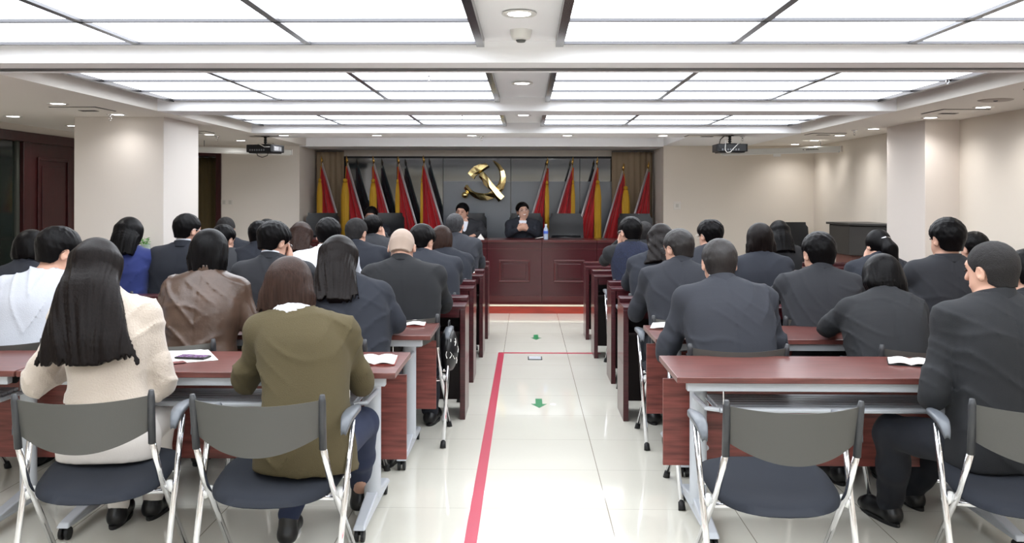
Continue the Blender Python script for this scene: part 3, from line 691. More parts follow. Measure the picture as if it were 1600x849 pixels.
# ------------------------------------------------------------------ folding chairs
def chair_proto():
    r = empty('folding_chair')      # origin: floor under the seat centre, faces +y
    def bf(u, v):
        a = (u-.5)*2; q_ = 1-a*a
        x = a*(.212+.012*v); z = (.640-.058*q_)*(1-v)+(.772-.010*q_)*v
        return (x, -.275-.070*q_-.022*v, z), (0, -1, .15)
    MB().grid(bf, 28, 10, .009).build('backrest', GREYP, r, smooth=True, angle=50)
    def sf(top):
        def g(u, v):
            an = 2*math.pi*u; c_, s_ = math.cos(an), math.sin(an)
            e = .62; px_ = math.copysign(abs(c_)**e, c_); py_ = math.copysign(abs(s_)**e, s_)
            rr = v
            x = px_*rr*(.235+.012*py_*rr); y = .01+py_*rr*.245-.02*(1-px_*px_)*(py_ < 0)*rr
            edge = max(0, (rr-.75)/.25)
            z = .430+.028*(y/.25)+ (.012*abs(px_*rr)**2 - .024*edge**2 if top else -.042+.022*edge**2)
            return (x, y, z)
        return g
    m = MB(); N, K = 48, 8; vs = []; fs = []
    for top in (True, False):
        g = sf(top); o = len(vs)
        vs.append(g(0, 0)if True else None)
        for j in range(1, K+1):
            for i in range(N): vs.append(g(i/N, j/K))
        for i in range(N):
            a, b_ = o+1+i, o+1+(i+1) % N
            fs.append((o, a, b_) if top else (o, b_, a))
            for j in range(K-1):
                q4 = (a+j*N, a+(j+1)*N, b_+(j+1)*N, b_+j*N); fs.append(q4 if top else q4[::-1])
    o2 = 1+K*N
    for i in range(N):
        a, b_ = 1+(K-1)*N+i, 1+(K-1)*N+(i+1) % N
        fs.append((a, a+o2, b_+o2, b_))
    m.add(vs, fs).build('seat', SEATC, r, smooth=True)
    for s in (-1, 1):
        MB().tube([(s*.226, -.302, .79), (s*.224, -.297, .765), (s*.222, -.272, .595)], [.009, .0135, .0135], 12).build('back_post', GREYD, r, smooth=True)
        lg = MB().tube([(s*.222, -.273, .605), (s*.228, -.17, .44), (s*.232, -.09, .36), (s*.25, .22, .02)], .0115, 12).build('leg', CHROME, r, smooth=True)
        MB().tube([(s*.249, .21, .035), (s*.252, .23, .0)], [.015, .018], 12).build('foot_cap', RUBBER, lg, smooth=True)
        lg = MB().tube([(s*.272, -.0, .63), (s*.268, -.06, .48), (s*.256, -.26, .02)], .0115, 12).build('leg', CHROME, r, smooth=True)
        MB().tube([(s*.2565, -.252, .035), (s*.256, -.27, .0)], [.015, .018], 12).build('foot_cap', RUBBER, lg, smooth=True)
        def af(u, v):
            y = -.17+.28*u; c_ = math.sin(math.pi*min(1, max(0, (u*.96+.02))))**.35
            x = s*.272+(v-.5)*.048*c_; z = .658+.012*math.sin(u*math.pi)-.03*max(0, (.25-u)/.25)**2-.006*((v-.5)*2)**2
            return (x, y, z), (0, 0, 1)
        ar = MB().grid(af, 16, 6, .016).build('armrest', GREYA, r, smooth=True)
        MB().tube([(s*.235, -.07, .385), (s*.262, -.10, .375)], .018, 10).build('pivot', WHITEP, r, smooth=True)
    MB().tube([(-.232, -.09, .365), (.232, -.09, .365)], .010, 10).tube([(-.245, .10, .385), (.245, .10, .385)], .008, 10).build('crossbar', CHROME, r, smooth=True)
    return r
cp = chair_proto(); tag(cp, cat='folding chair'); index_kids(cp)
CH_USED = [0]
def chair(x, y, rz, label, group='folding chairs'):
    c_ = place(cp, CH_USED[0], (x, y, 0), math.radians(rz), label, group); CH_USED[0] = 1; return c_

# ------------------------------------------------------------------ papers, bottle, phone ...
def notebook(x, y, z, rz, label, w_=.15, h_=.21, opened=True, cover=NBCOVER, group='notebooks on the desks'):
    r = empty('notebook', (x, y, z), math.radians(rz), label, 'notebook', group)
    W = w_ if opened else w_/2
    MB().box(-W-.004, W+.004, -h_/2-.004, h_/2+.004, 0, .004).build('cover', cover, r, bevel=.001)
    m = MB()
    def pf(u, v):
        xx = (u-.5)*2*W; t = abs((u-.5)*2)
        return (xx, (v-.5)*h_, .004+.010*math.sin(min(1, t*1.15)*math.pi*.85+.15) if opened else .012), (0, 0, 1)
    m.grid(pf, 20, 2, .004).build('pages', PAPER, r, smooth=True, angle=40)
def sheet(x, y, z, rz, label, w_=.21, h_=.297, m_=None):
    o = MB().box(-w_/2, w_/2, -h_/2, h_/2, 0, .0012).build('paper_sheet', m_ or PAPER); o.location = (x, y, z); o.rotation_euler.z = math.radians(rz)
    return tag(o, label, 'paper')
def on(px, py, z):      # a point on a level surface of height z seen at a pixel
    d = (CAMZ-z)*F/(py-308); return atx(px, d), d
TZ, DZ = .741, .753
x, y = on(596, 566, TZ); notebook(x-.02, y, TZ, 4, 'open white notebook with red cover at the olive sweater elbow', .085, .2)
x, y = on(635, 508, TZ); notebook(x, y, TZ, 3, 'open notebook at the aisle end of the second left table', .11, .17)
x, y = on(1052, 511, TZ); notebook(x+.02, y, TZ, -12, 'large open notebook in a brown folder on the second right table', .14, .2, cover=mat('brown_folder', (96, 56, 50), .5))
x, y = on(1412, 565, TZ); notebook(x+.03, y, TZ, -20, 'small open notebook beside the arm of the man in front on the right', .09, .15, cover=BLACKP)
x, y = on(237, 496, TZ); notebook(x, y, TZ, -8, 'open notebook on the second left table before the long haired woman', .11, .17)
x, y = on(246, 439.5, .786); notebook(x, y, .786, -6, 'open notebook by the hand of the woman in blue', .12, .14)
x, y = on(738, 427.5, DZ); notebook(x-.0, y-.03, DZ, 0, 'small notebook on the third wooden desk left of the aisle', .05, .12, opened=False)
x, y = on(742, 413.5, DZ); notebook(x-.02, y-.03, DZ, 0, 'small notebook on the farthest left wooden desk by a hand', .06, .12, opened=False)
x, y = on(966, 429, DZ); notebook(x, y, DZ, 0, 'white paper pad before the man in the navy quilted vest', .05, .12, opened=False)
x, y = on(1002, 446, DZ); notebook(x, y, DZ, 5, 'notebook under the sleeve of the curly haired woman', .07, .12, opened=False)
x, y = on(1036, 474, DZ); notebook(x, y, DZ, 20, 'notebook under the arm of the man with glasses on the nearest right wooden desk', .06, .13, opened=False)
x, y = on(296, 560, TZ); sheet(x, y, TZ, 28, 'loose white paper sheet beneath the phone on the nearest left table')
x, y = on(268, 557, TZ); sheet(x-.02, y+.02, TZ+.0014, -30, 'second white sheet lying across the first beside the long hair')
x, y = on(262, 572, TZ); sheet(x, y, TZ+.003, -52, 'small brown card on the near left table by the white sleeve', .05, .15, mat('brown_card', (104, 52, 48), .6))
x, y = on(302, 563, TZ)
r = empty('phone', (x, y, TZ+.003), math.radians(80), 'mobile phone with lit picture on the papers of the nearest left table', 'phone')
MB().box(-.036, .036, -.073, .073, 0, .009).build('case', BLACKP, r, bevel=.004)
MB().box(-.033, .033, -.066, .066, .009, .0096).build('screen', mat('phone_screen', (120, 96, 130), .1, var=.8, vscale=60), r)
# bottle
x = atx(853, 11.62)
r = empty('water_bottle', (x, 11.62, .922), 0, 'clear plastic water bottle with blue label on the stage desk', 'bottle')
MB().lathe([(.0, 0), (.030, 0), (.032, .01), (.031, .06), (.0325, .065), (.0325, .12), (.03, .135), (.014, .165), (.013, .185), (.0, .185)], n=24).build('body', mat('bottle_plastic', (205, 222, 245), .08, alpha=.6, spec=.8), r, smooth=True)
MB().lathe([(.033, .075), (.0332, .076), (.0332, .11), (.033, .111)], n=24).build('label_band', mat('bottle_label', (70, 100, 190), .4), r, smooth=True)
MB().lathe([(.0, .18), (.0155, .18), (.0155, .20), (.0, .20)], n=18).build('cap', WHITEP, r, smooth=True, angle=40)
# pen and papers on the rostrum
x, y = atx(843, 11.6), 11.6
r = empty('pen', (x, y, .924), math.radians(-30), 'white pen propped on papers beside the water bottle', 'pen')
MB().tube([(-.06, 0, .008), (.06, 0, .03)], .005, 8).build('barrel', WHITEP, r, smooth=True); MB().tube([(.06, 0, .03), (.072, 0, .0325)], [.004, .001], 8).build('tip', BLACKP, r)
nc = MB().prism([(-.05, 0), (.05, 0), (.0, .07)], -.06, .06, Matrix.Rotation(math.pi/2, 4, 'X')).build('name_card', PAPER); nc.location = (atx(751, 11.6), 11.6, .922); tag(nc, 'white folded name card on the stage desk before the smiling man', 'name card')
# bag on chair arm
def bag(x, y, z):
    r = empty('bag', (x, y, 0), 0, 'black bag with white scribble print hung from a chair arm by the aisle', 'bag')
    def bf(u, v):
        an = 2*math.pi*u; k = math.sin(math.pi*(.06+.88*v))**.45
        return (.055*k*math.cos(an), .13*k*math.sin(an), z-.29+.24*v), (math.cos(an), math.sin(an), 0)
    MB().grid(bf, 32, 12, .004).build('body', BLACKP, r, smooth=True)
    random.seed(5); m = MB()
    for k in range(9):
        an = random.uniform(-1.4, .1)-.2; zz = z-.27+random.uniform(.04, .17); kk = math.sin(math.pi*(.06+.88*(zz-z+.29)/.24))**.45
        def q(a_, z_): return (.0585*kk*math.cos(a_), .134*kk*math.sin(a_), z_)
        da, dz = random.uniform(-.25, .25), random.uniform(-.025, .025)
        m.tube([q(an, zz), q(an+da, zz+dz), q(an+da*.2, zz+dz*2)], .0026, 5)
    m.build('print', PAPER, r)
    MB().tube([(0, -.06, z-.07), (.0, -.03, z+.005), (0, .03, z+.005), (0, .06, z-.07)], .006, 8).build('strap', BLACKP, r, smooth=True)
bag(-.48, 5.50, .70)
# ------------------------------------------------------------------ figure modelling: signed distance fields -> surface nets
def axis(lo, hi, coarse, fine, ranges):
    out = [lo]; x = lo
    while x < hi:
        st = coarse
        for a, b_ in ranges:
            if a-coarse <= x <= b_: st = fine
        x += st; out.append(x)
    return np.array(out, dtype=np.float32)
class Field:
    def __init__(s, xs, ys, zs):
        s.ax = (xs, ys, zs); s.V = np.full((len(xs), len(ys), len(zs)), .3, np.float32)
    def win(s, lo, hi, pad):
        sl = []
        for k in range(3):
            a = max(0, np.searchsorted(s.ax[k], lo[k]-pad)-1); b_ = min(len(s.ax[k]), np.searchsorted(s.ax[k], hi[k]+pad)+1)
            sl.append(slice(int(a), int(b_)))
        return tuple(sl)
    def coords(s, sl):
        return s.ax[0][sl[0]][:, None, None], s.ax[1][sl[1]][None, :, None], s.ax[2][sl[2]][None, None, :]
    def put(s, fn, lo, hi, k=0.0, op='u', pad=.06):
        sl = s.win(lo, hi, pad)
        if any(q.stop-q.start < 2 for q in sl): return
        X, Y, Z = s.coords(sl); d = fn(X, Y, Z).astype(np.float32); V = s.V[sl]
        if op == 'u':
            if k > 0:
                h = np.maximum(k-np.abs(V-d), 0)/k; s.V[sl] = np.minimum(V, d)-h*h*k*.25
            else: s.V[sl] = np.minimum(V, d)
        elif op == 's':
            d = -d
            if k > 0:
                h = np.maximum(k-np.abs(V-d), 0)/k; s.V[sl] = np.maximum(V, d)+h*h*k*.25
            else: s.V[sl] = np.maximum(V, d)
        elif op == 'i': s.V[sl] = np.maximum(V, d)
    def cone(s, a, b_, r1, r2, k=0.0, op='u'):
        a = np.array(a, float); b_ = np.array(b_, float); R = max(r1, r2); ba = b_-a; L2 = float(ba@ba)+1e-9
        def fn(X, Y, Z):
            px, py, pz = X-a[0], Y-a[1], Z-a[2]
            t = np.clip((px*ba[0]+py*ba[1]+pz*ba[2])/L2, 0, 1)
            return np.sqrt((px-t*ba[0])**2+(py-t*ba[1])**2+(pz-t*ba[2])**2)-(r1+(r2-r1)*t)
        s.put(fn, np.minimum(a, b_)-R, np.maximum(a, b_)+R, k, op)
    def ell(s, c, r, M=None, k=0.0, op='u'):
        c = np.array(c, float); R = max(r)
        def fn(X, Y, Z):
            p = (X-c[0], Y-c[1], Z-c[2])
            if M is not None: p = tuple(M[0][i]*p[0]+M[1][i]*p[1]+M[2][i]*p[2] for i in range(3))
            k0 = np.sqrt((p[0]/r[0])**2+(p[1]/r[1])**2+(p[2]/r[2])**2)
            k1 = np.sqrt((p[0]/r[0]**2)**2+(p[1]/r[1]**2)**2+(p[2]/r[2]**2)**2)+1e-6
            return k0*(k0-1)/k1
        s.put(fn, c-R, c+R, k, op)
    def loft(s, pts, A, B, e=2.3, k=0.0, op='u', cap=0.0, x0=None, disp=None, ns=26, capend=True, capstart=True, pad=.06):
        """pts: (y,z) polyline in the sagittal plane, A half widths (x), B half depths (in plane); x0 = x offsets"""
        P = np.array(pts, float); seg = np.r_[0, np.cumsum(np.hypot(*np.diff(P, axis=0).T))]; L = seg[-1]
        q = np.linspace(0, L, ns); A_ = np.interp(q, seg, A); B_ = np.interp(q, seg, B)
        ker = np.array([.25, .5, .25])
        def sm(v):
            for _ in range(3):
                v = np.r_[v[0], np.convolve(v, ker, 'valid'), v[-1]]
            return v
        py, pz = sm(np.interp(q, seg, P[:, 0])), sm(np.interp(q, seg, P[:, 1])); A_, B_ = sm(A_), sm(B_)
        X0 = sm(np.interp(q, seg, x0)) if x0 is not None else np.zeros(ns)
        ty, tz = np.gradient(py), np.gradient(pz); tl = np.hypot(ty, tz); ty /= tl; tz /= tl; dl = L/(ns-1)
        lo = np.array([(X0-A_).min(), (py-B_).min(), (pz-B_).min()]); hi = np.array([(X0+A_).max(), (py+B_).max(), (pz+B_).max()])
        def fn(X, Y, Z):
            y, z = Y[0], Z[0]
            y, z = np.broadcast_arrays(y, z)
            D = (y[..., None]-py)**2+(z[..., None]-pz)**2; i = D.argmin(-1)
            ry, rz_ = y-py[i], z-pz[i]; t = ry*ty[i]+rz_*tz[i]; n_ = -ry*tz[i]+rz_*ty[i]
            u = np.clip(i+t/dl, 0, ns-1); idx = np.arange(ns)
            a = np.interp(u, idx, A_); b_ = np.interp(u, idx, B_); xo = np.interp(u, idx, X0)
            over = np.where(i == 0, -t if capstart else -1, np.where(i == ns-1, t if capend else -1, -1))
            dx = np.abs(X-xo[None]); qq = ((dx/a[None])**e+(np.abs(n_)/b_)[None]**e)**(1/e)
            d = (qq-1)*np.minimum(a, b_)[None]
            if disp is not None: d = d+disp(X, y[None], z[None], (u/(ns-1))[None], n_[None], xo[None])
            ov = np.broadcast_to((over-cap)[None], d.shape)
            return np.where(ov > 0, np.hypot(np.maximum(d, 0), ov)+np.minimum(d, 0)*0, np.maximum(d, np.where((over > -.5)[None], ov, -9)))
        s.put(fn, lo, hi, k, op, pad)
    def mesh(s):
        xs, ys, zs = s.ax; V = s.V; ins = V < 0
        V[0] = np.maximum(V[0], .01); V[-1] = np.maximum(V[-1], .01); V[:, 0] = np.maximum(V[:, 0], .01); V[:, -1] = np.maximum(V[:, -1], .01); V[:, :, 0] = np.maximum(V[:, :, 0], .01); V[:, :, -1] = np.maximum(V[:, :, -1], .01)
        ins = V < 0
        I = ins.astype(np.int8); c = np.zeros(tuple(n_-1 for n_ in V.shape), np.int8)
        for i in (0, 1):
            for j in (0, 1):
                for k in (0, 1): c += I[i:V.shape[0]-1+i, j:V.shape[1]-1+j, k:V.shape[2]-1+k]
        ci = np.argwhere((c > 0) & (c < 8)); N = len(ci)
        if N == 0: return np.zeros((0, 3)), np.zeros((0, 4), int)
        val = {}
        for i in (0, 1):
            for j in (0, 1):
                for k in (0, 1): val[i, j, k] = V[ci[:, 0]+i, ci[:, 1]+j, ci[:, 2]+k]
        acc = np.zeros((N, 3)); cnt = np.zeros(N)
        for ax_ in range(3):
            o = [a for a in range(3) if a != ax_]
            for p in (0, 1):
                for q in (0, 1):
                    c0 = [0, 0, 0]; c0[o[0]] = p; c0[o[1]] = q; c1 = list(c0); c1[ax_] = 1
                    v0, v1 = val[tuple(c0)], val[tuple(c1)]; m_ = (v0 < 0) != (v1 < 0)
                    t = np.where(m_, v0/np.where(m_, v0-v1, 1), 0)
                    acc[:, ax_] += np.where(m_, t, 0); acc[:, o[0]] += m_*p; acc[:, o[1]] += m_*q; cnt += m_
        fr = acc/cnt[:, None]
        pos = np.stack([s.ax[k][ci[:, k]]+fr[:, k]*(s.ax[k][ci[:, k]+1]-s.ax[k][ci[:, k]]) for k in range(3)], 1)
        idm = np.full(c.shape, -1, np.int32); idm[tuple(ci.T)] = np.arange(N)
        quads = []
        for ax_ in range(3):
            a, b_ = [(1, 2), (2, 0), (0, 1)][ax_]
            sl0 = [slice(None)]*3; sl1 = [slice(None)]*3; sl0[ax_] = slice(0, -1); sl1[ax_] = slice(1, None)
            ch = ins[tuple(sl0)] != ins[tuple(sl1)]
            e = np.argwhere(ch); ok = (e[:, a] > 0) & (e[:, b_] > 0) & (e[:, a] < V.shape[a]-1) & (e[:, b_] < V.shape[b_]-1); e = e[ok]
            def id_(da, db):
                q = e.copy(); q[:, a] -= da; q[:, b_] -= db; return idm[tuple(q.T)]
            qd = np.stack([id_(1, 1), id_(0, 1), id_(0, 0), id_(1, 0)], 1)
            fl = ~ins[tuple(e.T)]
            qd[fl] = qd[fl][:, ::-1]; quads.append(qd)
        F_ = np.concatenate(quads)
        F_ = F_[(F_ >= 0).all(1)]
        # one light relax to remove grid stepping
        return pos, F_
def np_obj(name, pos, quads, m, parent=None, relax=1):
    if relax and len(pos):
        for _ in range(relax):
            acc = np.zeros_like(pos); cnt = np.zeros(len(pos))
            for i in range(4):
                a, b_ = quads[:, i], quads[:, (i+1) % 4]
                for k in range(3):
                    acc[:, k] += np.bincount(a, pos[b_, k], len(pos))+np.bincount(b_, pos[a, k], len(pos))
                cnt += np.bincount(a, minlength=len(pos))+np.bincount(b_, minlength=len(pos))
            pos = pos*.5+.5*acc/np.maximum(cnt, 1)[:, None]
    me = bpy.data.meshes.new(name); n_ = len(pos); f = len(quads)
    me.vertices.add(n_); me.vertices.foreach_set('co', pos.astype(np.float32).ravel())
    me.loops.add(4*f); me.loops.foreach_set('vertex_index', quads.astype(np.int32).ravel())
    me.polygons.add(f); me.polygons.foreach_set('loop_start', np.arange(0, 4*f, 4, dtype=np.int32))
    me.update(calc_edges=True); me.validate()
    me.polygons.foreach_set('use_smooth', np.ones(len(me.polygons), bool))
    for q in (m if isinstance(m, list) else [m]): me.materials.append(q)
    o = bpy.data.objects.new(name, me); COL.objects.link(o)
    if parent is not None: o.parent = parent
    return o

def rotm(yaw, pitch, roll):     # degrees; face +Y; pitch>0 looks down; yaw>0 turns left; roll>0 tips towards own left (-x)
    a, p, r = map(math.radians, (yaw, pitch, roll))
    Rz = np.array([[math.cos(a), -math.sin(a), 0], [math.sin(a), math.cos(a), 0], [0, 0, 1]])
    Rx = np.array([[1, 0, 0], [0, math.cos(-p), -math.sin(-p)], [0, math.sin(-p), math.cos(-p)]])
    Ry = np.array([[math.cos(-r), 0, math.sin(-r)], [0, 1, 0], [-math.sin(-r), 0, math.cos(-r)]])
    return Rz@Rx@Ry
def ik(S, W, l1, l2, hint):
    S, W, hint = map(lambda v: np.array(v, float), (S, W, hint)); d = W-S; L = np.linalg.norm(d)
    if L > (l1+l2)*.985: W = S+d/L*(l1+l2)*.985; d = W-S; L = np.linalg.norm(d)
    if L < abs(l1-l2)*1.1: L = abs(l1-l2)*1.1
    u = d/L; c = (l1*l1+L*L-l2*l2)/(2*L); h = math.sqrt(max(1e-6, l1*l1-c*c)); q = hint-u*(hint@u); q /= np.linalg.norm(q)+1e-9
    return S+u*c+q*h, W

def fig(px, py, Yh, label, hx=None, hy=None, lean=20, slouch=12, yaw=0, pitch=20, roll=0, female=False, top=('jacket', None), hair=('short', None), skin=None,
        arms='desk', trousers=None, table=.75, front=None, wd=1.0, legs=None, face=0, seat=.435, chair_x=None, near=0, shirt=None, glasses=False, shoes=SHOEB, rz=0, hand_l=None, hand_r=None, elbow=None, group='people', hs=1.0, zt=None, floorz=0.0, chairlab=None, chair_rz=None, legvis=False):
    """one seated person. px,py: crown of the head in the picture; Yh: distance of the head; hx: pixel of the hips"""
    if front is not None and 4.5 < front < 10: Yh += .20; hs *= 1.035; wd *= 1.035
    skin = skin or SKIN; sc_ = (.93 if female else 1.0)
    flip = -1 if face == 180 else 1
    zt = (atz(py, Yh) if zt is None else zt)-floorz-(0 if hair[0] == 'shaved' else .014)
    hsz = (.96 if female else 1.0)*hs
    HR = rotm(yaw, pitch, roll)
    crown = HR@np.array([0, -.01, .118*hsz])
    hipz = seat+.095
    for _ in range(12):                  # sit straighter until the crown can be reached with a normal back length
        a1, a2, a3 = (math.radians(v) for v in (lean*.7, lean, lean+slouch))
        an = math.radians(lean*.6+slouch+pitch*.35)
        neck = np.array([0, math.sin(an), math.cos(an)])*.108*hsz
        base = hipz+neck[2]+max(crown[2], .10*hsz)
        C_ = .17*math.cos(a1)+.17*math.cos(a2)+.155*math.cos(a3)
        s = (zt-base)/C_
        if s < 1.12: break
        lean *= .85; slouch *= .85
    if not .84 < s < 1.16: print('SCALE %.2f'%s, label)
    s = min(1.16, max(.84, s))
    P0 = np.array([0, 0, hipz]); P1 = P0+np.array([0, math.sin(a1), math.cos(a1)])*.17*s; P2 = P1+np.array([0, math.sin(a2), math.cos(a2)])*.17*s; P3 = P2+np.array([0, math.sin(a3), math.cos(a3)])*.155*s
    Hx = 0.0
    H = P3+neck; top_x = atx(px, Yh)
    if face == 180: rz = rz+180
    # world placement
    cr, sr = math.cos(math.radians(rz)), math.sin(math.radians(rz))
    wx = top_x-(H[0]*cr-H[1]*sr); wy = Yh-(H[0]*sr+H[1]*cr)
    if hx is not None:                   # hips displaced sideways from the head: bend the spine by an x shear
        want = atx(hx, wy); shx = (want-wx)*flip; wx = want
    else: shx = 0.0
    xs_h = -shx
    def shear(p):
        t = np.clip((p[2]-P0[2])/(H[2]-P0[2]), 0, 1.0)**2.4; return np.array([p[0]+xs_h*t, p[1], p[2]])
    W = sc_*wd
    up = (P3-P2)/np.linalg.norm(P3-P2); fw = np.array([0, up[2], -up[1]])
    SH = {}
    for q in (-1, 1):
        SH[q] = shear(P3-up*(.082 if female else .078)+np.array([q*(.160 if female else .172)*W, 0, 0])+fw*.012)
    P3s = shear(P3); Hs = shear(H)
    to0 = top[2] if len(top) > 2 else {}
    l1, l2 = .285*sc_*max(.95, s*.98), .245*sc_*max(.95, s*.98)
    ty = (front-wy)*flip if front is not None else .38
    tz = table-floorz
    preset = {
        'desk': ((-.13, ty+.16, tz+.035), (.13, ty+.16, tz+.035)),
        'wide': ((-.17, ty+.17, tz+.035), (.17, ty+.17, tz+.035)),
        'near': ((-.10, ty+.05, tz+.045), (.10, ty+.05, tz+.045)),
        'lap': ((-.10, .30, .62), (.10, .30, .62)),
        'clasp': ((-.075, ty+.10, tz+.11), (.075, ty+.10, tz+.11)),
    }[arms]
    wr = {-1: np.array(preset[0])+[xs_h*.8, 0, 0], 1: np.array(preset[1])+[xs_h*.8, 0, 0]}
    if hand_l is not None: wr[-1] = Hs+HR@np.array(hand_l)
    if hand_r is not None: wr[1] = Hs+HR@np.array(hand_r)
    EL = {}
    el = elbow or (.42, -.25, -.85)
    for q in (-1, 1):
        hint = np.array([q*el[0], el[1], el[2]])
        if (q == -1 and hand_l is not None) or (q == 1 and hand_r is not None): hint = np.array([q*.7, .4, -1.])
        EL[q], wr[q] = ik(SH[q], wr[q], l1, l2, hint)
        if EL[q][2] < tz+.05 and EL[q][1] > ty-.02 and arms != 'lap':   # keep the elbow on top of the table
            EL[q][2] = tz+.055
    # ------- body
    fine = .006 if near else .0075; co = .012 if near else .015
    hy_, hz_ = Hs[1], Hs[2]
    zmin = .0; hands = [wr[-1], wr[1]]
    xr = [(Hs[0]-.11, Hs[0]+.11)]+[(h[0]-.07, h[0]+.07) for h in hands]
    yr = [(hy_-.13, hy_+.14)]+[(h[1]-.03, h[1]+.17) for h in hands]
    zr = [(hz_-.15, hz_+.15)]+[(h[2]-.06, h[2]+.07) for h in hands]
    lo = np.array([min(-.36, EL[-1][0]-.1), -.22, 0]); hi = np.array([max(.36, EL[1][0]+.1), .95, hz_+.16])
    lg = legs or {}
    KN = {q: np.array(lg.get(('kl' if q < 0 else 'kr'), (q*.12, .41, .50))) for q in (-1, 1)}
    AN = {q: np.array(lg.get(('al' if q < 0 else 'ar'), (q*.12, .36, .09))) for q in (-1, 1)}
    for q in (-1, 1):
        lo[0] = min(lo[0], KN[q][0]-.12, AN[q][0]-.1, wr[q][0]-.12); hi[0] = max(hi[0], KN[q][0]+.12, AN[q][0]+.1, wr[q][0]+.12)
        hi[1] = max(hi[1], KN[q][1]+.12, AN[q][1]+.3)
    hi[2] = max(hi[2], Hs[2]+.16)
    fld = Field(axis(lo[0], hi[0], co, fine, xr), axis(lo[1], hi[1], co, fine, yr), axis(lo[2], hi[2], co, fine, zr))
    spine = [P0-np.array([0, 0, .085]), P0, P1, P2, P3-up*.03, P3+up*.01]
    sp2 = [(p[1], p[2]) for p in spine]; xof = [shear(p)[0] for p in spine]
    A = np.array([.165, .170, .150, .172, .160, .062])*W; B = np.array([.10, .112, .098, .112, .085, .055])*(.97 if female else 1)
    if female: A[0] *= 1.06; A[1] *= 1.06; A[2] *= .93
    if to0.get('hips'): A[0] *= to0['hips']; A[1] *= to0['hips']
    fld.loft(sp2, A, B, 2.3, x0=xof, cap=.0)
    fld.cone(SH[-1], SH[1], .052*sc_, .052*sc_, .05)
    nb = shear(P3-up*.03)
    for q in (-1, 1):
        fld.cone(nb, SH[q]+[0, 0, -.005], .05*sc_, .05*sc_, .05)
        fld.cone(SH[q], EL[q], .050*sc_, .038*sc_, .03); fld.cone(EL[q], wr[q], .038*sc_, .026*sc_, .02)
        hp = np.array([q*.088*W, .03, P0[2]-.02])
        fld.cone(hp, KN[q], .085*sc_, .056*sc_, .05); fld.cone(KN[q], KN[q]*.6+AN[q]*.4+[0, -.02, 0], .054*sc_, .056*sc_, .03); fld.cone(KN[q]*.6+AN[q]*.4+[0, -.02, 0], AN[q], .056*sc_, .036*sc_, .03)
        fld.cone(AN[q]-[0, .01, .03], AN[q]+np.array([q*.02, .15, -.055]), .034*sc_, .026*sc_, .03)
    Ne = Hs+HR@np.array([0, -.022, -.03])*hsz
    fld.cone(P3s-up*.02, Ne, .056*sc_, .052*sc_, .035)
    h = hsz
    def hp_(v): return Hs+HR@(np.array(v)*h)
    fld.ell(hp_((0, -.012, .030)), (.075*h, .094*h, .086*h), HR, .02)
    fld.cone(hp_((0, .022, -.015)), hp_((0, .048, -.080)), .060*h, .030*h, .03)
    fld.cone(hp_((-.032, .035, -.045)), hp_((.032, .035, -.045)), .032*h, .032*h, .03)
    fld.cone(hp_((-.028, .070, .034)), hp_((.028, .070, .034)), .018*h, .018*h, .02)
    for q in (-1, 1): fld.ell(hp_((q*.032, .094, .008)), (.017*h, .014*h, .011*h), HR, .012, 's')
    fld.cone(hp_((0, .084, .020)), hp_((0, .104, -.020)), .008*h, .013*h, .012)
    fld.cone(hp_((-.018, .078, -.052)), hp_((.018, .078, -.052)), .010*h, .010*h, .012)
    fld.cone(hp_((-.02, .094, -.048)), hp_((.02, .094, -.048)), .0035, .0035, .004, 's')
    for q in (-1, 1):
        Me = HR@rotm(q*-22, 8, 0)
        fld.ell(hp_((q*.080, -.006, -.004)), (.009*h, .019*h, .032*h), Me, .004)
        fld.ell(hp_((q*.088, -.002, .002)), (.006*h, .010*h, .018*h), Me, .003, 's')
    # hands
    def hand(q):
        w0 = wr[q]; e = EL[q]
        f = w0-e; f /= np.linalg.norm(f)
        onhead = (q == -1 and hand_l is not None) or (q == 1 and hand_r is not None)
        if arms == 'clasp' and not onhead:
            f = np.array([-q*.80, .25, .42]); f /= np.linalg.norm(f); nrm = np.array([-q*.25, .95, -.1]); curl = .75
        elif onhead:
            f = np.array(HR@np.array([-q*.35, .15, .9])); f /= np.linalg.norm(f); nrm = np.array([q*.9, .2, .1]); curl = .45
        elif arms == 'lap': nrm = np.array([0, .2, 1.]); curl = .35
        else:
            f = np.array([-q*.45, .85, -.06]); f /= np.linalg.norm(f); nrm = np.array([0, 0, 1.]); curl = .28
        nrm = nrm-f*(nrm@f); nrm /= np.linalg.norm(nrm); sd = np.cross(f, nrm)*q*(1 if True else -1)   # towards thumb side
        if (sd@np.array([-q, 0, 0])) < 0 and not onhead and arms != 'clasp': sd = -sd
        if arms == 'clasp' and sd[2] < 0: sd = -sd
        k = sc_
        pc = w0+f*.052*k
        M = np.stack([sd, f, nrm], 1)
        fld.ell(pc, (.040*k, .050*k, .0165*k), M, .012)
        fld.cone(w0-f*.02, pc, .025*k, .02*k, .015)
        for j, (o, ln) in enumerate(((.029, .070), (.010, .078), (-.010, .073), (-.028, .057))):
            st = w0+f*.088*k+sd*o*k; sp_ = sd*o*.10
            d1 = f*math.cos(curl)-nrm*math.sin(curl)+sp_; d2 = f*math.cos(curl*2.6)-nrm*math.sin(curl*2.6)+sp_
            m1 = st+d1*ln*.52*k; m2 = m1+d2*ln*.5*k
            fld.cone(st-f*.02, m1, .0095*k, .0088*k, .004); fld.cone(m1, m2, .0088*k, .0075*k, .003)
        t0 = w0+f*.03*k+sd*.022*k-nrm*.004; t1 = t0+(sd*.75+f*.65-nrm*.25)*.038*k; t2 = t1+(sd*.1+f*.95-nrm*.25)*.032*k
        fld.cone(t0, t1, .0135*k, .0105*k, .008); fld.cone(t1, t2, .0105*k, .0085*k, .003)
    hand(-1); hand(1)
    pos, qd = fld.mesh()
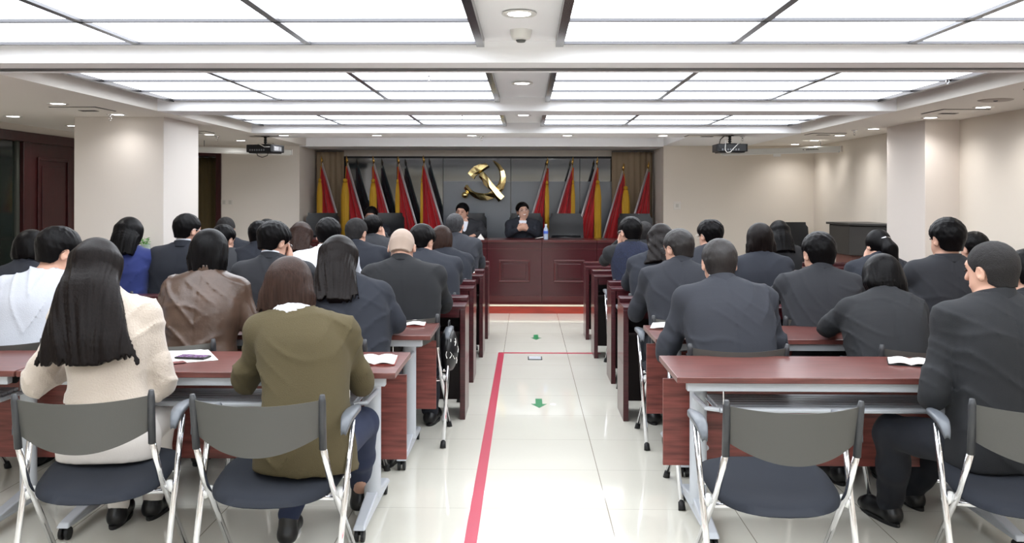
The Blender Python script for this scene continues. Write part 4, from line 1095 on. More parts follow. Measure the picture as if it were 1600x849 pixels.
    root = np_obj('person', pos, qd, skin, None)
    root.location = (wx, wy, floorz); root.rotation_euler = (0, 0, math.radians(rz))
    root['label'] = label; root['category'] = 'person'; root['group'] = group
    # ------- eyes / brows
    if near or face == 180 or abs(yaw) > 15:
        m = MB()
        for q in (-1, 1):
            pts = [hp_((q*.014, .089, .030)), hp_((q*.032, .088, .036)), hp_((q*.05, .076, .030))]
            m.tube([tuple(p) for p in pts], [.0018, .003, .0012], 6)
        m.build('eyebrows', HBLACK, root, smooth=True)
        m = MB()
        for q in (-1, 1):
            c_ = hp_((q*.032, .079, .010)); m.tube([tuple(c_-HR@np.array([.013, -.004, 0])), tuple(c_-HR@np.array([0, -.009, 0])), tuple(c_-HR@np.array([-.013, -.004, 0]))], [.002, .0045, .002], 8)
        m.build('eyes', mat('eye_dark', (40, 28, 26), .2), root, smooth=True)
        if face == 180 and not zt == 0:
            m = MB(); c0 = hp_((0, .0925, -.052))
            m.tube([tuple(hp_((-.024, .082, -.044))), tuple(hp_((-.012, .090, -.052))), tuple(hp_((0, .092, -.054))), tuple(hp_((.012, .090, -.052))), tuple(hp_((.024, .082, -.044)))], [.002, .0065, .008, .0065, .002], 8)
            m.build('teeth', mat('teeth_white', (238, 230, 224), .3), root, smooth=True)
            m = MB(); m.tube([tuple(hp_((-.026, .083, -.043))), tuple(hp_((-.012, .091, -.060))), tuple(hp_((0, .093, -.063))), tuple(hp_((.012, .091, -.060))), tuple(hp_((.026, .083, -.043)))], [.002, .0035, .0042, .0035, .002], 8)
            m.build('lips', mat('lips', (172, 92, 84), .4), root, smooth=True)
    if glasses:
        m = MB()
        for q in (-1, 1):
            ring = [tuple(hp_((q*(.033+.024*math.cos(t)), .103-.006*abs(math.cos(t)), .008+.017*math.sin(t)))) for t in np.linspace(0, 2*math.pi, 17)]
            m.tube(ring, .0012, 6, caps=False)
            m.tube([tuple(hp_((q*.057, .097, .014))), tuple(hp_((q*.078, .07, .014))), tuple(hp_((q*.084, -.005, .018))), tuple(hp_((q*.082, -.022, .0)))], .0017, 6)
        m.tube([tuple(hp_((-.009, .106, .010))), tuple(hp_((.009, .106, .010)))], .0014, 6)
        m.build('glasses', glasses if not isinstance(glasses, bool) else BLACKP, root, smooth=True)
    # ------- hair
    kind, hm = hair[0], hair[1] or HBLACK; opt = hair[2] if len(hair) > 2 else {}
    rnd = random.Random(len(label)*7+int(px)); ph = [rnd.uniform(0, 6.28) for _ in range(8)]
    fh = .0055 if near else .007
    R9 = HR
    def loc(X, Y, Z):
        x, y, z = X-Hs[0], Y-Hs[1], Z-Hs[2]
        return (R9[0][0]*x+R9[1][0]*y+R9[2][0]*z)/h, (R9[0][1]*x+R9[1][1]*y+R9[2][1]*z)/h, (R9[0][2]*x+R9[1][2]*y+R9[2][2]*z)/h
    if kind in ('short', 'crop', 'shaved', 'balding'):
        th = {'short': opt.get('t', .017), 'crop': .008, 'shaved': .0015, 'balding': .006}[kind]
        nape = opt.get('nape', -.060)
        hf = Field(*[axis(Hs[k]-.15, Hs[k]+.15, fh, fh, []) for k in range(3)])
        def fn(X, Y, Z):
            x, y, z = loc(X, Y, Z)
            zc = np.clip((z+.06)/.11, 0, 1); t_ = .002+(th-.002)*zc
            k0 = np.sqrt((x/.0755)**2+((y+.012)/.0945)**2+((z-.030)/.0865)**2); k1 = np.sqrt((x/.0755**2)**2+((y+.012)/.0945**2)**2+((z-.030)/.0865**2)**2)+1e-6
            d = k0*(k0-1)/k1-t_
            # neck shell, so hair runs down to the nape
            dn = np.sqrt((x/1.05)**2+((y+.030)/1.)**2)-(.061+t_*.4); dn = np.maximum(dn, z+.0); dn = np.maximum(dn, -(z+.09))
            hh_ = np.maximum(.035-np.abs(d-dn), 0)/.035; d = np.minimum(d, dn)-hh_*hh_*.035*.25
            az = np.arctan2(x, y)
            nzv = .45*np.sin(az*27+z*90+ph[0])*np.sin(az*43-z*45+ph[1])+.35*np.sin(x*150+ph[2])*np.sin(y*130+z*90+ph[3])
            d = d+nzv*th*.2*zc
            fy = np.interp(y, [-.12, -.05, -.028, -.012, .012, .030, .050, .075, .12], [nape-.004, nape, nape+.016, -.014, -.020, .008, .030, .062, .075])
            cut = (fy-z)*.85+.0025*np.sin(x*300+ph[4])*np.sin(az*23)
            # ears stay free
            ear = .026-np.sqrt((y+.002)**2+((z+.012)*.75)**2); ear = np.where(np.abs(x) > .05, ear, -1)
            return np.maximum(np.maximum(d, cut), ear)*h*.8
        hf.put(fn, Hs-.12, Hs+.12, pad=.03)
        pos, qd = hf.mesh(); np_obj('hair', pos, qd, hm, root, 0)
    else:
        # long styles : cap + a fall of hair in the sagittal plane
        Lh = opt.get('len', .30); fan = opt.get('fan', .12); dp = opt.get('dep', .05)
        back = opt.get('back', 0)
        zlow = Hs[2]-Lh-.1
        ext = max(.17, fan+.07)
        hf = Field(axis(Hs[0]-ext-.03, Hs[0]+ext+.03, fh, fh, []), axis(min(-.30, Hs[1]-.32)if kind == 'long' else Hs[1]-.2, Hs[1]+.17, fh, fh, []), axis(zlow, Hs[2]+.16, fh, fh, []))
        th = opt.get('t', .020)
        def cap(X, Y, Z):
            x, y, z = loc(X, Y, Z)
            k0 = np.sqrt((x/.0755)**2+((y+.012)/.0945)**2+((z-.030)/.0865)**2); k1 = np.sqrt((x/.0755**2)**2+((y+.012)/.0945**2)**2+((z-.030)/.0865**2)**2)+1e-6
            d = k0*(k0-1)/k1-th
            fy = np.interp(y, [-.12, .0, .03, .06, .085, .12], [-.08, -.06, .0, .045, .066, .075])
            return np.maximum(d, (fy-z)*.8)*h
        hf.put(cap, Hs-.13, Hs+.13, pad=.03)
        def strands(X, y, z, u, n_, xo):
            dx = X-xo; az = np.arctan2(dx, -n_+.0*dx) if False else np.arctan2(dx*1.0, np.abs(n_)+.02)
            wv = .0026*np.sin(az*9+ph[0]+u*3+2*np.sin(az*3+ph[4]))+.0018*np.sin(az*23+ph[1]-u*5+3*np.sin(az*5+ph[5]))+.0012*np.sin(az*47+ph[2]+4*np.sin(u*3+az*4))
            return wv+ opt.get('curl', 0)*np.sin(z*70+az*3+ph[3])*np.sin(az*5+ph[5]+z*20)
        b0 = hp_((0, -.022, .045)); b1 = hp_((0, -.030, -.03))
        if kind == 'bob':
            b2 = b1+np.array([0, -.006+.010*math.sin(an), -max(.03, Lh-.17)]); aw = opt.get('w', .104)*h
            hf.loft([(b0[1], b0[2]), (b1[1], b1[2]), (b2[1], b2[2])], [.088*h, aw, aw*opt.get('tip', .92)], [.085*h, .082*h, .070*h], 2.2, k=.02, x0=[b0[0], b1[0], b2[0]+opt.get('sway', 0)], cap=.0, disp=strands, pad=.03)
        elif kind == 'long':
            # follow neck then upper back
            nsg = 7; pts = [(b0[1], b0[2]), (b1[1], b1[2])]; A_ = [.090*h, .100*h]; B_ = [.088*h, .092*h]; xo = [b0[0], b1[0]]
            zt_ = b1[2]; yb = b1[1]
            for k in range(1, nsg+1):
                z = b1[2]-Lh*k/nsg*.82
                # torso back surface y at this height
                pz = [P0[2], P1[2], P2[2], P3[2], b1[2]]; pyy = [P0[1]-.13, P1[1]-.125, P2[1]-.135, P3[1]-.085, b1[1]-.02]
                yb = np.interp(z, pz, pyy)-dp*.35+opt.get('off', 0)
                t = k/nsg
                pts.append((yb, z)); A_.append(.098*h+(fan-.098*h)*t**.8); B_.append(.092*h+(dp*.6-.092*h)*min(1, t*1.2)); xo.append(Hs[0]*(1-t*.0)+opt.get('sway', 0)*t)
            hf.loft(pts, A_, B_, 2.2, k=.05, x0=xo, cap=.0, disp=strands, pad=.03, ns=34)
        elif kind == 'pony':
            c1 = hp_((.0, -.12, .0)); c2 = c1+np.array([.01, -.035, -.05]); c3 = c2+np.array([.02, -.01, -.10])
            hf.cone(hp_((0, -.09, .01)), c1, .030, .032, .01); hf.cone(c1, c2, .036, .050, .02); hf.cone(c2, c3, .052, .042, .03)
            hf.cone(hp_((0, -.05, -.04)), hp_((0, -.06, -.01)), .05, .06, .02)
        # open the face
        hf.ell(hp_((0, .10, -.035)), (.072*h, .075*h, .098*h), HR, .01, 's')
        def neckcut(X, Y, Z):
            x, y, z = loc(X, Y, Z); return np.maximum(np.maximum(.02-y, z+.03), np.abs(x)-.07)*1.0
        if kind in ('bob', 'long'): hf.put(neckcut, Hs-np.array([.12, .02, .3]), Hs+.14, op='s', k=.01, pad=0)
        # ragged ends
        zl = zlow+.0
        def ends(X, Y, Z):
            zc_ = (b2[2] if kind == 'bob' else pts[-1][1])
            return (zc_+opt.get('rag', .012)*(np.sin(X*95+ph[5])*np.sin(X*37+ph[6])+.8*np.sin(X*211+ph[7]+3*np.sin(X*60))+np.sin(X*30+ph[2]))+opt.get('slope', 0)*(X-Hs[0])+opt.get('arc', 0)*((X-Hs[0])/.2)**2)-Z+0*Y
        if kind in ('bob', 'long'): hf.put(ends, [Hs[0]-.5, -1, zlow], [Hs[0]+.5, 1, Hs[2]], op='i', pad=.1)
        pos, qd = hf.mesh(); np_obj('hair', pos, qd, hm, root, 0)
        if opt.get('clip'):
            c_ = hp_((.0, -.125, .03)); MB().tube([tuple(c_+[-.035, .012, -.004]), tuple(c_+[-.01, -.006, .004]), tuple(c_+[.03, .004, .002])], [.006, .009, .006], 10).build('hair_clip', CHROME, root, smooth=True)
    # ------- clothes: top
    tk, tm = top[0], top[1] or S_CHAR; to = top[2] if len(top) > 2 else {}
    inf = {'jacket': .020, 'sweater': .018, 'shirt': .012, 'leather': .02}[tk]; boxy = {'jacket': 1, 'sweater': 0, 'shirt': 0, 'leather': .6}[tk]
    cr_ = (.0085 if near else .0125)
    lo = np.array([min(-.34, EL[-1][0]-.13, wr[-1][0]-.08), -.24, hipz-.16]); hi = np.array([max(.34, EL[1][0]+.13, wr[1][0]+.08), max(wr[1][1], wr[-1][1], EL[1][1], EL[-1][1])+.12, max(P3s[2]+.16, wr[1][2]+.08, wr[-1][2]+.08)])
    jf = Field(*[axis(lo[k], hi[k], cr_, cr_, []) for k in range(3)])
    A2 = A+inf+boxy*np.array([.010, .012, .020, .014, .006, 0])*W; B2 = B+inf+np.array([.0, .0, .012, .006, 0, -.002])
    amp = {'jacket': .0044, 'sweater': .006, 'shirt': .006, 'leather': .007}[tk]
    def folds(X, Y, Z):
        ax_ = np.abs(X-xs_h*.5)
        w1 = Z*20-ax_*26+1.8*np.sin(X*7+ph[1])+.8*np.sin(Y*19+ph[2]); r1 = (1-np.abs(np.sin(w1+ph[0])))**4*np.clip(.5+.9*np.sin(X*8+Z*6+ph[3]), 0, 1)
        w2 = Z*31+X*15+1.5*np.sin(X*13+Z*9+ph[4]); r2 = (1-np.abs(np.sin(w2+ph[5])))**5*np.clip(.9*np.sin(Z*9-X*7+ph[6]), 0, 1)
        a = np.sin(Z*17+X*12+ph[0])*np.sin(X*10-Z*6+ph[2])
        g = np.exp(-((X-xs_h*np.clip((Z-hipz)/(H[2]-hipz), 0, 1)**2.4)/.006)**2)*(Y < P3[1]) if tk in ('jacket', 'leather') else 0
        return amp*(.45*a-1.7*r1-1.4*r2)+.0035*g+0*Y
    hem = to.get('hem', 0)
    hz0 = sp2[0][1]+hem; zs_ = [p[1] for p in sp2]; kk = [i for i in range(6) if zs_[i] > hz0+.03]
    jsp = [(float(np.interp(hz0, zs_, [p[0] for p in sp2])), hz0)]+[sp2[i] for i in kk]
    jf.loft(jsp, np.r_[np.interp(hz0, zs_, A2)+.006, A2[kk]], np.r_[np.interp(hz0, zs_, B2)+.006, B2[kk]], 2.9 if boxy == 1 else 2.5, x0=[xof[0]]+[xof[i] for i in kk], cap=.005)
    ss = .054*sc_+inf*.4
    jf.cone(SH[-1]+[0, 0, .004], SH[1]+[0, 0, .004], ss*.92, ss*.92, .05)
    for q in (-1, 1):
        jf.cone(nb, SH[q]+[0, 0, .002], .056*sc_+inf*.3, ss*.95, .05)
    for q in (-1, 1):
        ks = .03 if boxy else .05
        jf.cone(SH[q]+[q*.004, 0, 0], EL[q], .054*sc_+inf*.3, .042*sc_+inf*.5, ks); jf.cone(EL[q], wr[q]*.94+EL[q]*.06, .042*sc_+inf*.5, .032*sc_+inf*.4, .012)
        # sleeve wrinkles bunch at the elbow
        f_ = (wr[q]-EL[q]); f_ /= np.linalg.norm(f_); g_ = (EL[q]-SH[q]); g_ /= np.linalg.norm(g_)
        for t_ in (.15, .32, .5):
            c_ = EL[q]-g_*t_*.16; jf.cone(c_+np.array([q*.01, -.012, 0]), c_+np.array([-q*.012, .012, .014]), .0435*sc_+inf*.5+t_*.010, .042*sc_+inf*.5+t_*.010, .006)
    sl = tuple(slice(None) for _ in range(3)); X, Y, Z = jf.coords(sl); jf.V += folds(X, Y, Z).astype(np.float32)
    # neck opening
    jf.cone(P3s-up*.005+fw*.006, Ne+ (Ne-P3s)*.8, .057*sc_+ (.012 if tk != 'sweater' else .016)+to.get('neck', 0), .070, .006, 's')
    if boxy or to.get('vneck'):
        vn = P3s-up*.16+fw*.16; jf.cone(P3s-up*.0+fw*.07, vn, .055, .02, .01, 's') if face == 180 or near == 2 else None
    if to.get('vest'):
        pass
    pos, qd = jf.mesh()
    nmm = {'jacket': 'suit_jacket', 'sweater': 'sweater', 'shirt': 'shirt', 'leather': 'leather_jacket'}[tk]
    tp_ = np_obj(nmm, pos, qd, tm, root, 1)
    if to.get('vest'):                       # quilted body over dark sleeves
        vf = Field(*[axis(lo[k], hi[k], cr_, cr_, []) for k in range(3)])
        vf.loft(sp2, A2+.008, B2+.008, 2.5, x0=xof, cap=.0)
        vf.cone(nb, SH[-1]*.75+nb*.25, .066, .064, .04); vf.cone(nb, SH[1]*.75+nb*.25, .066, .064, .04)
        vf.V += folds(X, Y, Z).astype(np.float32)
        for q in (-1, 1): vf.cone(SH[q]+[q*.05, 0, .0], EL[q]+[q*.04, 0, 0], .066, .06, .0, 's')
        vf.cone(P3s-up*.005+fw*.006, Ne+(Ne-P3s)*.8, .064, .072, .006, 's')
        pos, qd = vf.mesh(); np_obj('vest', pos, qd, to['vest'], root, 1)
    # collar
    nd = (Ne-P3s)/np.linalg.norm(Ne-P3s)
    def collar(nm_, r0, r1, h0, h1, thk, m_, front_open=.35, drop=.0):
        e1 = np.array([1., 0, 0]); e2 = np.cross(nd, e1)
        def cf(u, v):
            an_ = math.pi*(1-front_open)*(2*u-1); hh = h0+(h1-h0)*v
            dy = math.cos(an_); c_ = P3s-up*.002+nd*(hh-drop*(1-dy)*.5)
            rr = r0+(r1-r0)*v
            dirv = e1*math.sin(an_)+(-e2 if e2[1] > 0 else e2)*dy
            p = c_+dirv*rr; return tuple(p), tuple(dirv)
        MB().grid(cf, 36, 5, thk).build(nm_, m_, root, smooth=True)
    if tk == 'jacket':
        collar('collar', .090*sc_, .067*sc_, .010, .058, .009, tm, .18, .04)
    if tk == 'leather': collar('collar', .084*sc_, .086*sc_, .01, .050, .008, tm, .2, .02)
    if tk == 'shirt' : collar('collar', .078*sc_, .064*sc_, .012, .052, .005, tm, .1, .02)
    if tk == 'sweater' and not to.get('neckshirt'): collar('neck_rib', .078*sc_, .070*sc_, .0, .014, .010, tm, .0, .02)
    if shirt is not None and not to.get('neckshirt'): collar('shirt_collar', .063*sc_, .059*sc_, .030, .068, .004, shirt, .10, .03)
    if to.get('neckshirt'):
        collar('shirt_collar', .128*sc_, .072*sc_, -.012, .050, .009, shirt, .02, .0)
    if shirt is not None and face == 180:
        sf_ = Field(*[axis(lo[k], hi[k], .01, .01, []) for k in range(3)])
        sf_.loft(sp2[2:], (A+.006)[2:]*.8, (B+.010)[2:], 2.4, x0=xof[2:], cap=.0)
        sf_.cone(P3s-up*.005+fw*.006, Ne+(Ne-P3s)*.8, .062, .070, .006, 's')
        sf_.put(lambda X, Y, Z: np.abs(X-Hs[0]*.6)-.09+0*Y+0*Z, lo, hi, op='i')
        pos, qd = sf_.mesh(); np_obj('shirt_front', pos, qd, shirt, root)
    if shirt is not None and (arms in ('clasp',) or to.get('cuffs')):
        for q in (-1, 1):
            f_ = (wr[q]-EL[q])/np.linalg.norm(wr[q]-EL[q])
            MB().tube([tuple(wr[q]-f_*.05), tuple(wr[q]+f_*.004)], [.034, .036], 16).build('shirt_cuff', shirt, root, smooth=True, angle=50)
    # ------- trousers
    cr2 = .011 if (near and legvis) else .018
    m_ = trousers or TROU
    lo = np.array([min(-.27, KN[-1][0]-.13, AN[-1][0]-.1), -.22, .04]); hi = np.array([max(.27, KN[1][0]+.13, AN[1][0]+.1), max(KN[1][1], KN[-1][1], AN[1][1], AN[-1][1])+.14, P0[2]+.16])
    pf_ = Field(*[axis(lo[k], hi[k], cr2, cr2, []) for k in range(3)])
    slim = to.get('slim', 0)
    if to.get('hem', 0) > .1: pf_.loft(sp2[:3], (A+.012)[:3], (B+.012)[:3], 2.4, x0=xof[:3])
    else: pf_.loft([sp2[0], (sp2[0][0], sp2[0][1]+.09)], [A[0]+.006, A[1]+.004], [B[0]+.004, B[1]-.002], 2.4, x0=[xof[0]]*2)
    for q in (-1, 1):
        hp2 = np.array([q*.088*W, .03, P0[2]-.02]); mid = KN[q]*.55+AN[q]*.45+[0, -.02, 0]; g = -.004 if slim else 0
        pf_.cone(hp2, KN[q], .098*sc_, .072*sc_+g, .04); pf_.cone(KN[q], mid, .072*sc_+g, .068*sc_+g, .03); pf_.cone(mid, AN[q]+[0, 0, .002 if not to.get('boot') else .03], .068*sc_+g, .056*sc_+g*1.3, .03)
    if not slim:
        X, Y, Z = pf_.coords(sl); pf_.V += (.004*np.sin(Z*45+X*20+ph[1])*np.sin(Y*30+ph[2])).astype(np.float32)
    pos, qd = pf_.mesh(); np_obj('trousers', pos, qd, m_, root)
    # ------- shoes
    for q in (-1, 1):
        sf2 = Field(axis(AN[q][0]-.1, AN[q][0]+.12, .008 if near else .014, .01, []), axis(AN[q][1]-.1, AN[q][1]+.26, .008 if near else .014, .01, []), axis(0, .17, .008 if near else .014, .01, []))
        a0 = AN[q]-[0, .03, .05]; a1_ = AN[q]+np.array([q*.02, .14, -.052])
        hh = to.get('boot', 0)
        sf2.cone([a0[0], a0[1], .038], [a1_[0], a1_[1], .036], .040, .040, .02); sf2.cone([a1_[0], a1_[1], .036], [a1_[0]+q*.005, a1_[1]+.04, .03], .042, .032, .02)
        sf2.cone([a0[0], a0[1]+.01, .05], [a0[0], a0[1]+.02, .075+hh], .040, .040, .02)
        sf2.cone([AN[q][0], AN[q][1]-.005, .10+hh], [AN[q][0], AN[q][1], .2], .034, .036, .006, 's')
        sf2.put(lambda X, Y, Z: .012-Z+0*X+0*Y, [-1, -1, 0], [1, 2, .2], op='i')
        pos, qd = sf2.mesh()
        if len(pos):
            so = np_obj('shoe', pos, qd, shoes, root)
            m = MB(); st = []
            for t in np.linspace(0, 2*math.pi, 22)[:-1]:
                cx = (a0[0]+a1_[0])/2+q*.003; cy = (a0[1]+a1_[1]+.02)/2; L_ = (a1_[1]-a0[1])/2+.056
                yy = math.sin(t)*L_; xx = math.cos(t)*.043*(1-.12*(yy < 0)); st.append((cx+xx+q*.02*yy/L_*.5, cy+yy))
            m.prism(st, .0, .016); m.build('sole', SOLE if to.get('sneaker') else RUBBER, so)
    if chairlab:
        cx_ = wx if chair_x is None else chair_x
        if front > 5: cx_ = max(wx, .96) if wx > 0 else min(wx, -.74)
        chair(cx_, front-(.15 if front < 5 else .40), 0, chairlab)
    return root
# ------------------------------------------------------------------ the people
J = lambda m, **k: ('jacket', m, k)
SHORT = ('short', HBLACK); CROP = ('crop', HCROP)
# stage
fig(817, 316, 12.12, 'person laughing at the stage desk in dark navy suit with glasses and clasped hands', yaw=12, pitch=-6, roll=-8, lean=4, slouch=3, face=180, floorz=.1, seat=.50, front=12.04, table=.922, arms='clasp', top=J(S_NAVY), shirt=WHITES, glasses=CHROME, hair=('short', HBLACK, {'t': .02}), near=1, hs=.98)
fig(722, 317, 12.15, 'person smiling at the stage desk in dark grey suit and open white shirt', yaw=-14, pitch=2, roll=4, lean=4, slouch=3, hx=733, face=180, floorz=.1, seat=.50, front=12.04, table=.922, arms='wide', top=J(S_CHAR), shirt=WHITES, hair=('short', HBLACK, {'t': .018}), near=1, hs=1.0)
fig(580, 324, 12.15, 'person seated at the left of the stage with only black hair and forehead showing', pitch=14, lean=6, slouch=4, face=180, floorz=.1, seat=.50, front=12.04, table=.922, arms='desk', top=J(S_NAVY), shirt=WHITES, hair=SHORT)
# front row
C1 = chair(-1.60, 3.38, 10, 'grey-backed folding chair under the woman in cream fleece')
fig(153, 376, 3.62, 'person with very long dark hair in a cream fleece and white trousers', hx=170, lean=18, slouch=6, pitch=16, female=True, near=1, front=T1L, arms='near', top=('sweater', CREAMK, {'slim': 1, 'hem': .22, 'hips': 1.14}), hair=('long', HDARK, {'len': .40, 'fan': .195, 'dep': .06, 'sway': .05, 'arc': .02, 'rag': .013, 't': .022}), trousers=WPANTS, legvis=True,
    legs={'kl': (-.10, .42, .50), 'kr': (.08, .42, .50), 'al': (-.13, .50, .09), 'ar': (-.01, .60, .09)}, wd=.97, rz=6)
C2 = chair(-.93, 3.36, 0, 'grey-backed folding chair under the woman in the olive sweater')
fig(452, 405, 3.62, 'person with brown bob in an olive sweater over a white collar', hx=478, lean=22, slouch=8, pitch=18, female=True, near=1, front=T1L, arms='wide', top=('sweater', OLIVE, {'neckshirt': 1, 'neck': .026, 'slim': 1, 'sneaker': 1, 'boot': .03}), shirt=WHITES,
    hair=('bob', HBROWN, {'len': .245, 'w': .116, 'tip': 1.03, 't': .022}), trousers=JEANS, legvis=True, legs={'kl': (-.03, .42, .50), 'kr': (.14, .44, .50), 'al': (-.17, .40, .09), 'ar': (.06, .80, .09)}, wd=1.06)
chair(.90, 3.31, 0, 'empty grey-backed folding chair at the nearest right table')
chair(1.80, 3.30, -12, 'grey-backed folding chair under the man in front on the right')
fig(1550, 372, 3.58, 'person in a dark suit with cropped hair, nearest on the right, face turned left', hx=1566, lean=8, slouch=6, pitch=6, yaw=22, near=1, front=T1R, arms='near', top=J(S_BLK), hair=('crop', HCROP), legvis=True, rz=8,
    legs={'kl': (-.22, .40, .47), 'kr': (.14, .44, .50), 'al': (-.10, .62, .09), 'ar': (.12, .80, .09)}, wd=1.02)
# second row left
fig(92, 357, 4.48, 'person in a white knit sweater and black glasses, face turned right', hx=38, lean=30, slouch=10, pitch=18, yaw=-38, near=1, front=T2L, top=('sweater', WHITEK), hair=('short', HBLACK, {'t': .018}), glasses=True, wd=1.12, hs=1.05, chairlab='folding chair under the man in the white sweater')
fig(328, 360, 4.50, 'person with black bob in a brown leather jacket', lean=16, slouch=6, pitch=12, female=True, near=1, front=T2L, arms='wide', top=('leather', LEATH), hair=('bob', HBLACK, {'len': .275, 'w': .104, 'tip': .9}), wd=1.06, chair_x=-1.73, chairlab='folding chair under the woman in the leather jacket')
fig(530, 370, 4.55, 'person with long dark hair in a charcoal jacket behind the olive sweater', hx=552, lean=20, slouch=8, pitch=16, yaw=-8, female=True, near=1, front=T2L, arms='wide', top=J(S_NAVY), hair=('long', HDARK, {'len': .22, 'fan': .125, 'dep': .07, 'sway': .03, 'rag': .02, 'arc': .05}), wd=1.05, chair_x=-1.0, chairlab='folding chair under the long haired woman in charcoal')
# second row right
fig(1124, 371, 4.40, 'person in slate grey suit at the second right table, seen from behind', hx=1148, lean=24, slouch=10, pitch=10, near=1, front=T2R, arms='wide', top=J(S_SLATE), shirt=WHITES, hair=('short', mat('hair_black_brown', (26, 21, 20), .5, bump=.55, bscale=1, bstretch=HSTR), {'t': .012}), wd=1.08, chair_x=.99, chairlab='folding chair under the man in the slate suit')
fig(1378, 400, 4.40, 'person with chin-length black bob leaning low at the second right table', hx=1392, lean=28, slouch=14, pitch=30, roll=-6, female=True, near=1, front=T2R, arms='wide', top=J(S_BLK), hair=('bob', HBLACK, {'len': .225, 'w': .108, 'tip': .9, 'sway': .02}), wd=1.02, chair_x=1.88, chairlab='folding chair under the woman with the chin-length bob')
fig(1604, 388, 4.45, 'person cut off by the right edge of the photo behind the front man', lean=12, slouch=8, pitch=14, yaw=16, near=0, front=T2R, top=J(S_BLK), hair=SHORT, chairlab='folding chair at the right edge, second row')
# third row
fig(628, 363, 5.45, 'person with a shaved head in a black suit', hx=632, lean=28, slouch=16, pitch=36, near=1, front=5.88, arms='wide', top=J(S_BLK), hair=('shaved', HSHAVE), wd=1.1, chairlab='folding chair with a bag under the man with the shaved head')
fig(428, 349, 5.5, 'person in charcoal suit with thick black hair, hand to face', hx=424, lean=24, slouch=12, pitch=20, yaw=-34, near=1, front=5.88, arms='wide', top=J(S_CHAR), shirt=WHITES, hair=('short', HBLACK, {'t': .024}), hand_r=(.07, .10, -.09), wd=1.1, glasses=CHROME, chairlab='folding chair under the man with a hand to his face')
fig(50, 362, 5.35, 'person with black hair in a navy jacket at the far left beyond the white sweater', hx=18, lean=24, slouch=8, pitch=14, yaw=-10, female=True, front=5.88, top=J(S_NAVY), hair=('bob', HBLACK, {'len': .20, 'w': .10}), wd=1.1, chairlab='folding chair at the far left, third row')
fig(1060, 356, 5.5, 'person with black rimmed glasses in a grey suit, face turned left', hx=1066, lean=22, slouch=10, pitch=12, yaw=34, near=1, front=5.86, arms='wide', top=J(S_SLATE), hair=('short', mat('hair_black_brown', (26, 21, 20), .5), {'t': .012}), glasses=True, chairlab='folding chair under the man with glasses on the right')
fig(1279, 361, 5.2, 'person in dark grey suit with round black hair before the lectern', hx=1290, lean=20, slouch=10, pitch=10, yaw=12, near=1, front=5.86, arms='wide', top=J(S_CHAR), hair=('short', HBLACK, {'t': .016}), wd=1.08, hs=1.04, chairlab='folding chair under the round haired man')
fig(1479, 335, 5.2, 'person sitting tall in a charcoal suit by the right pillar', hx=1482, lean=8, slouch=4, pitch=4, yaw=16, near=1, front=5.86, arms='wide', top=J(S_CHAR), hair=('short', HBLACK, {'t': .018}), hs=1.02, chairlab='folding chair under the tall seated man by the right pillar')
# fourth row
fig(203, 341, 6.65, 'person with straight long black hair in a bright blue jacket', hx=196, lean=14, slouch=6, pitch=8, yaw=-12, female=True, front=7.05, top=('sweater', BLUEW), hair=('long', HBLACK, {'len': .16, 'fan': .10, 'dep': .07}), wd=1.05, arms='wide', chairlab='folding chair under the woman in blue')
fig(293, 335, 6.65, 'person in navy suit with silver glasses before the left pillar, turned right', hx=278, lean=18, slouch=8, pitch=10, yaw=-32, front=7.05, top=J(S_NAVY), shirt=WHITES, glasses=CHROME, hair=SHORT, wd=1.1, arms='wide', chairlab='folding chair under the man in navy before the left pillar')
fig(513, 342, 6.6, 'person in a white shirt with black hair in the left block', hx=500, lean=20, slouch=10, pitch=12, yaw=8, front=7.05, top=('shirt', WHITES), hair=('short', HBLACK, {'t': .022}), wd=1.05, arms='wide', chairlab='folding chair under the man in the white shirt')
fig(660, 352, 6.55, 'person in dark suit turned right behind the shaved head', hx=674, lean=24, slouch=10, pitch=20, yaw=-30, front=7.05, top=J(S_NAVY), shirt=WHITES, hair=('short', HBLACK, {'t': .02}), wd=1.08, arms='wide', chairlab='folding chair under the dark suited man behind the shaved head')
fig(1187, 348, 6.4, 'person with shiny shoulder length dark hair in a navy jacket on the right', hx=1196, lean=14, slouch=6, pitch=6, female=True, front=7.03, top=J(S_NAVY), hair=('bob', HDARK, {'len': .235, 'w': .108, 'tip': 1.02}), wd=1.08, arms='wide', chairlab='folding chair under the shoulder length haired woman')
fig(1032, 350, 6.6, 'person with curly dark hair in a navy jacket behind the man with black rimmed glasses', hx=1024, lean=24, slouch=10, pitch=14, yaw=14, female=True, front=7.03, top=J(S_NAVY), hair=('long', HDARK, {'len': .17, 'fan': .11, 'dep': .08, 'curl': .006, 'sway': -.03}), arms='wide', chairlab='folding chair under the curly haired woman')
fig(1372, 357, 6.5, 'person with black ponytail and silver hair clip before the lectern', hx=1378, lean=20, slouch=10, pitch=18, yaw=10, female=True, front=7.03, top=J(S_NAVY), hair=('pony', HBLACK, {'clip': 1, 't': .012}), wd=1.1, hand_l=(-.07, .07, -.08), arms='wide', chairlab='folding chair under the woman with the ponytail')
fig(1521, 360, 6.5, 'person with black hair partly hidden behind the tall man by the right pillar', lean=14, slouch=6, pitch=6, yaw=18, front=7.03, top=J(S_BLK), hair=SHORT, chairlab='folding chair of the half hidden man at the right wall')
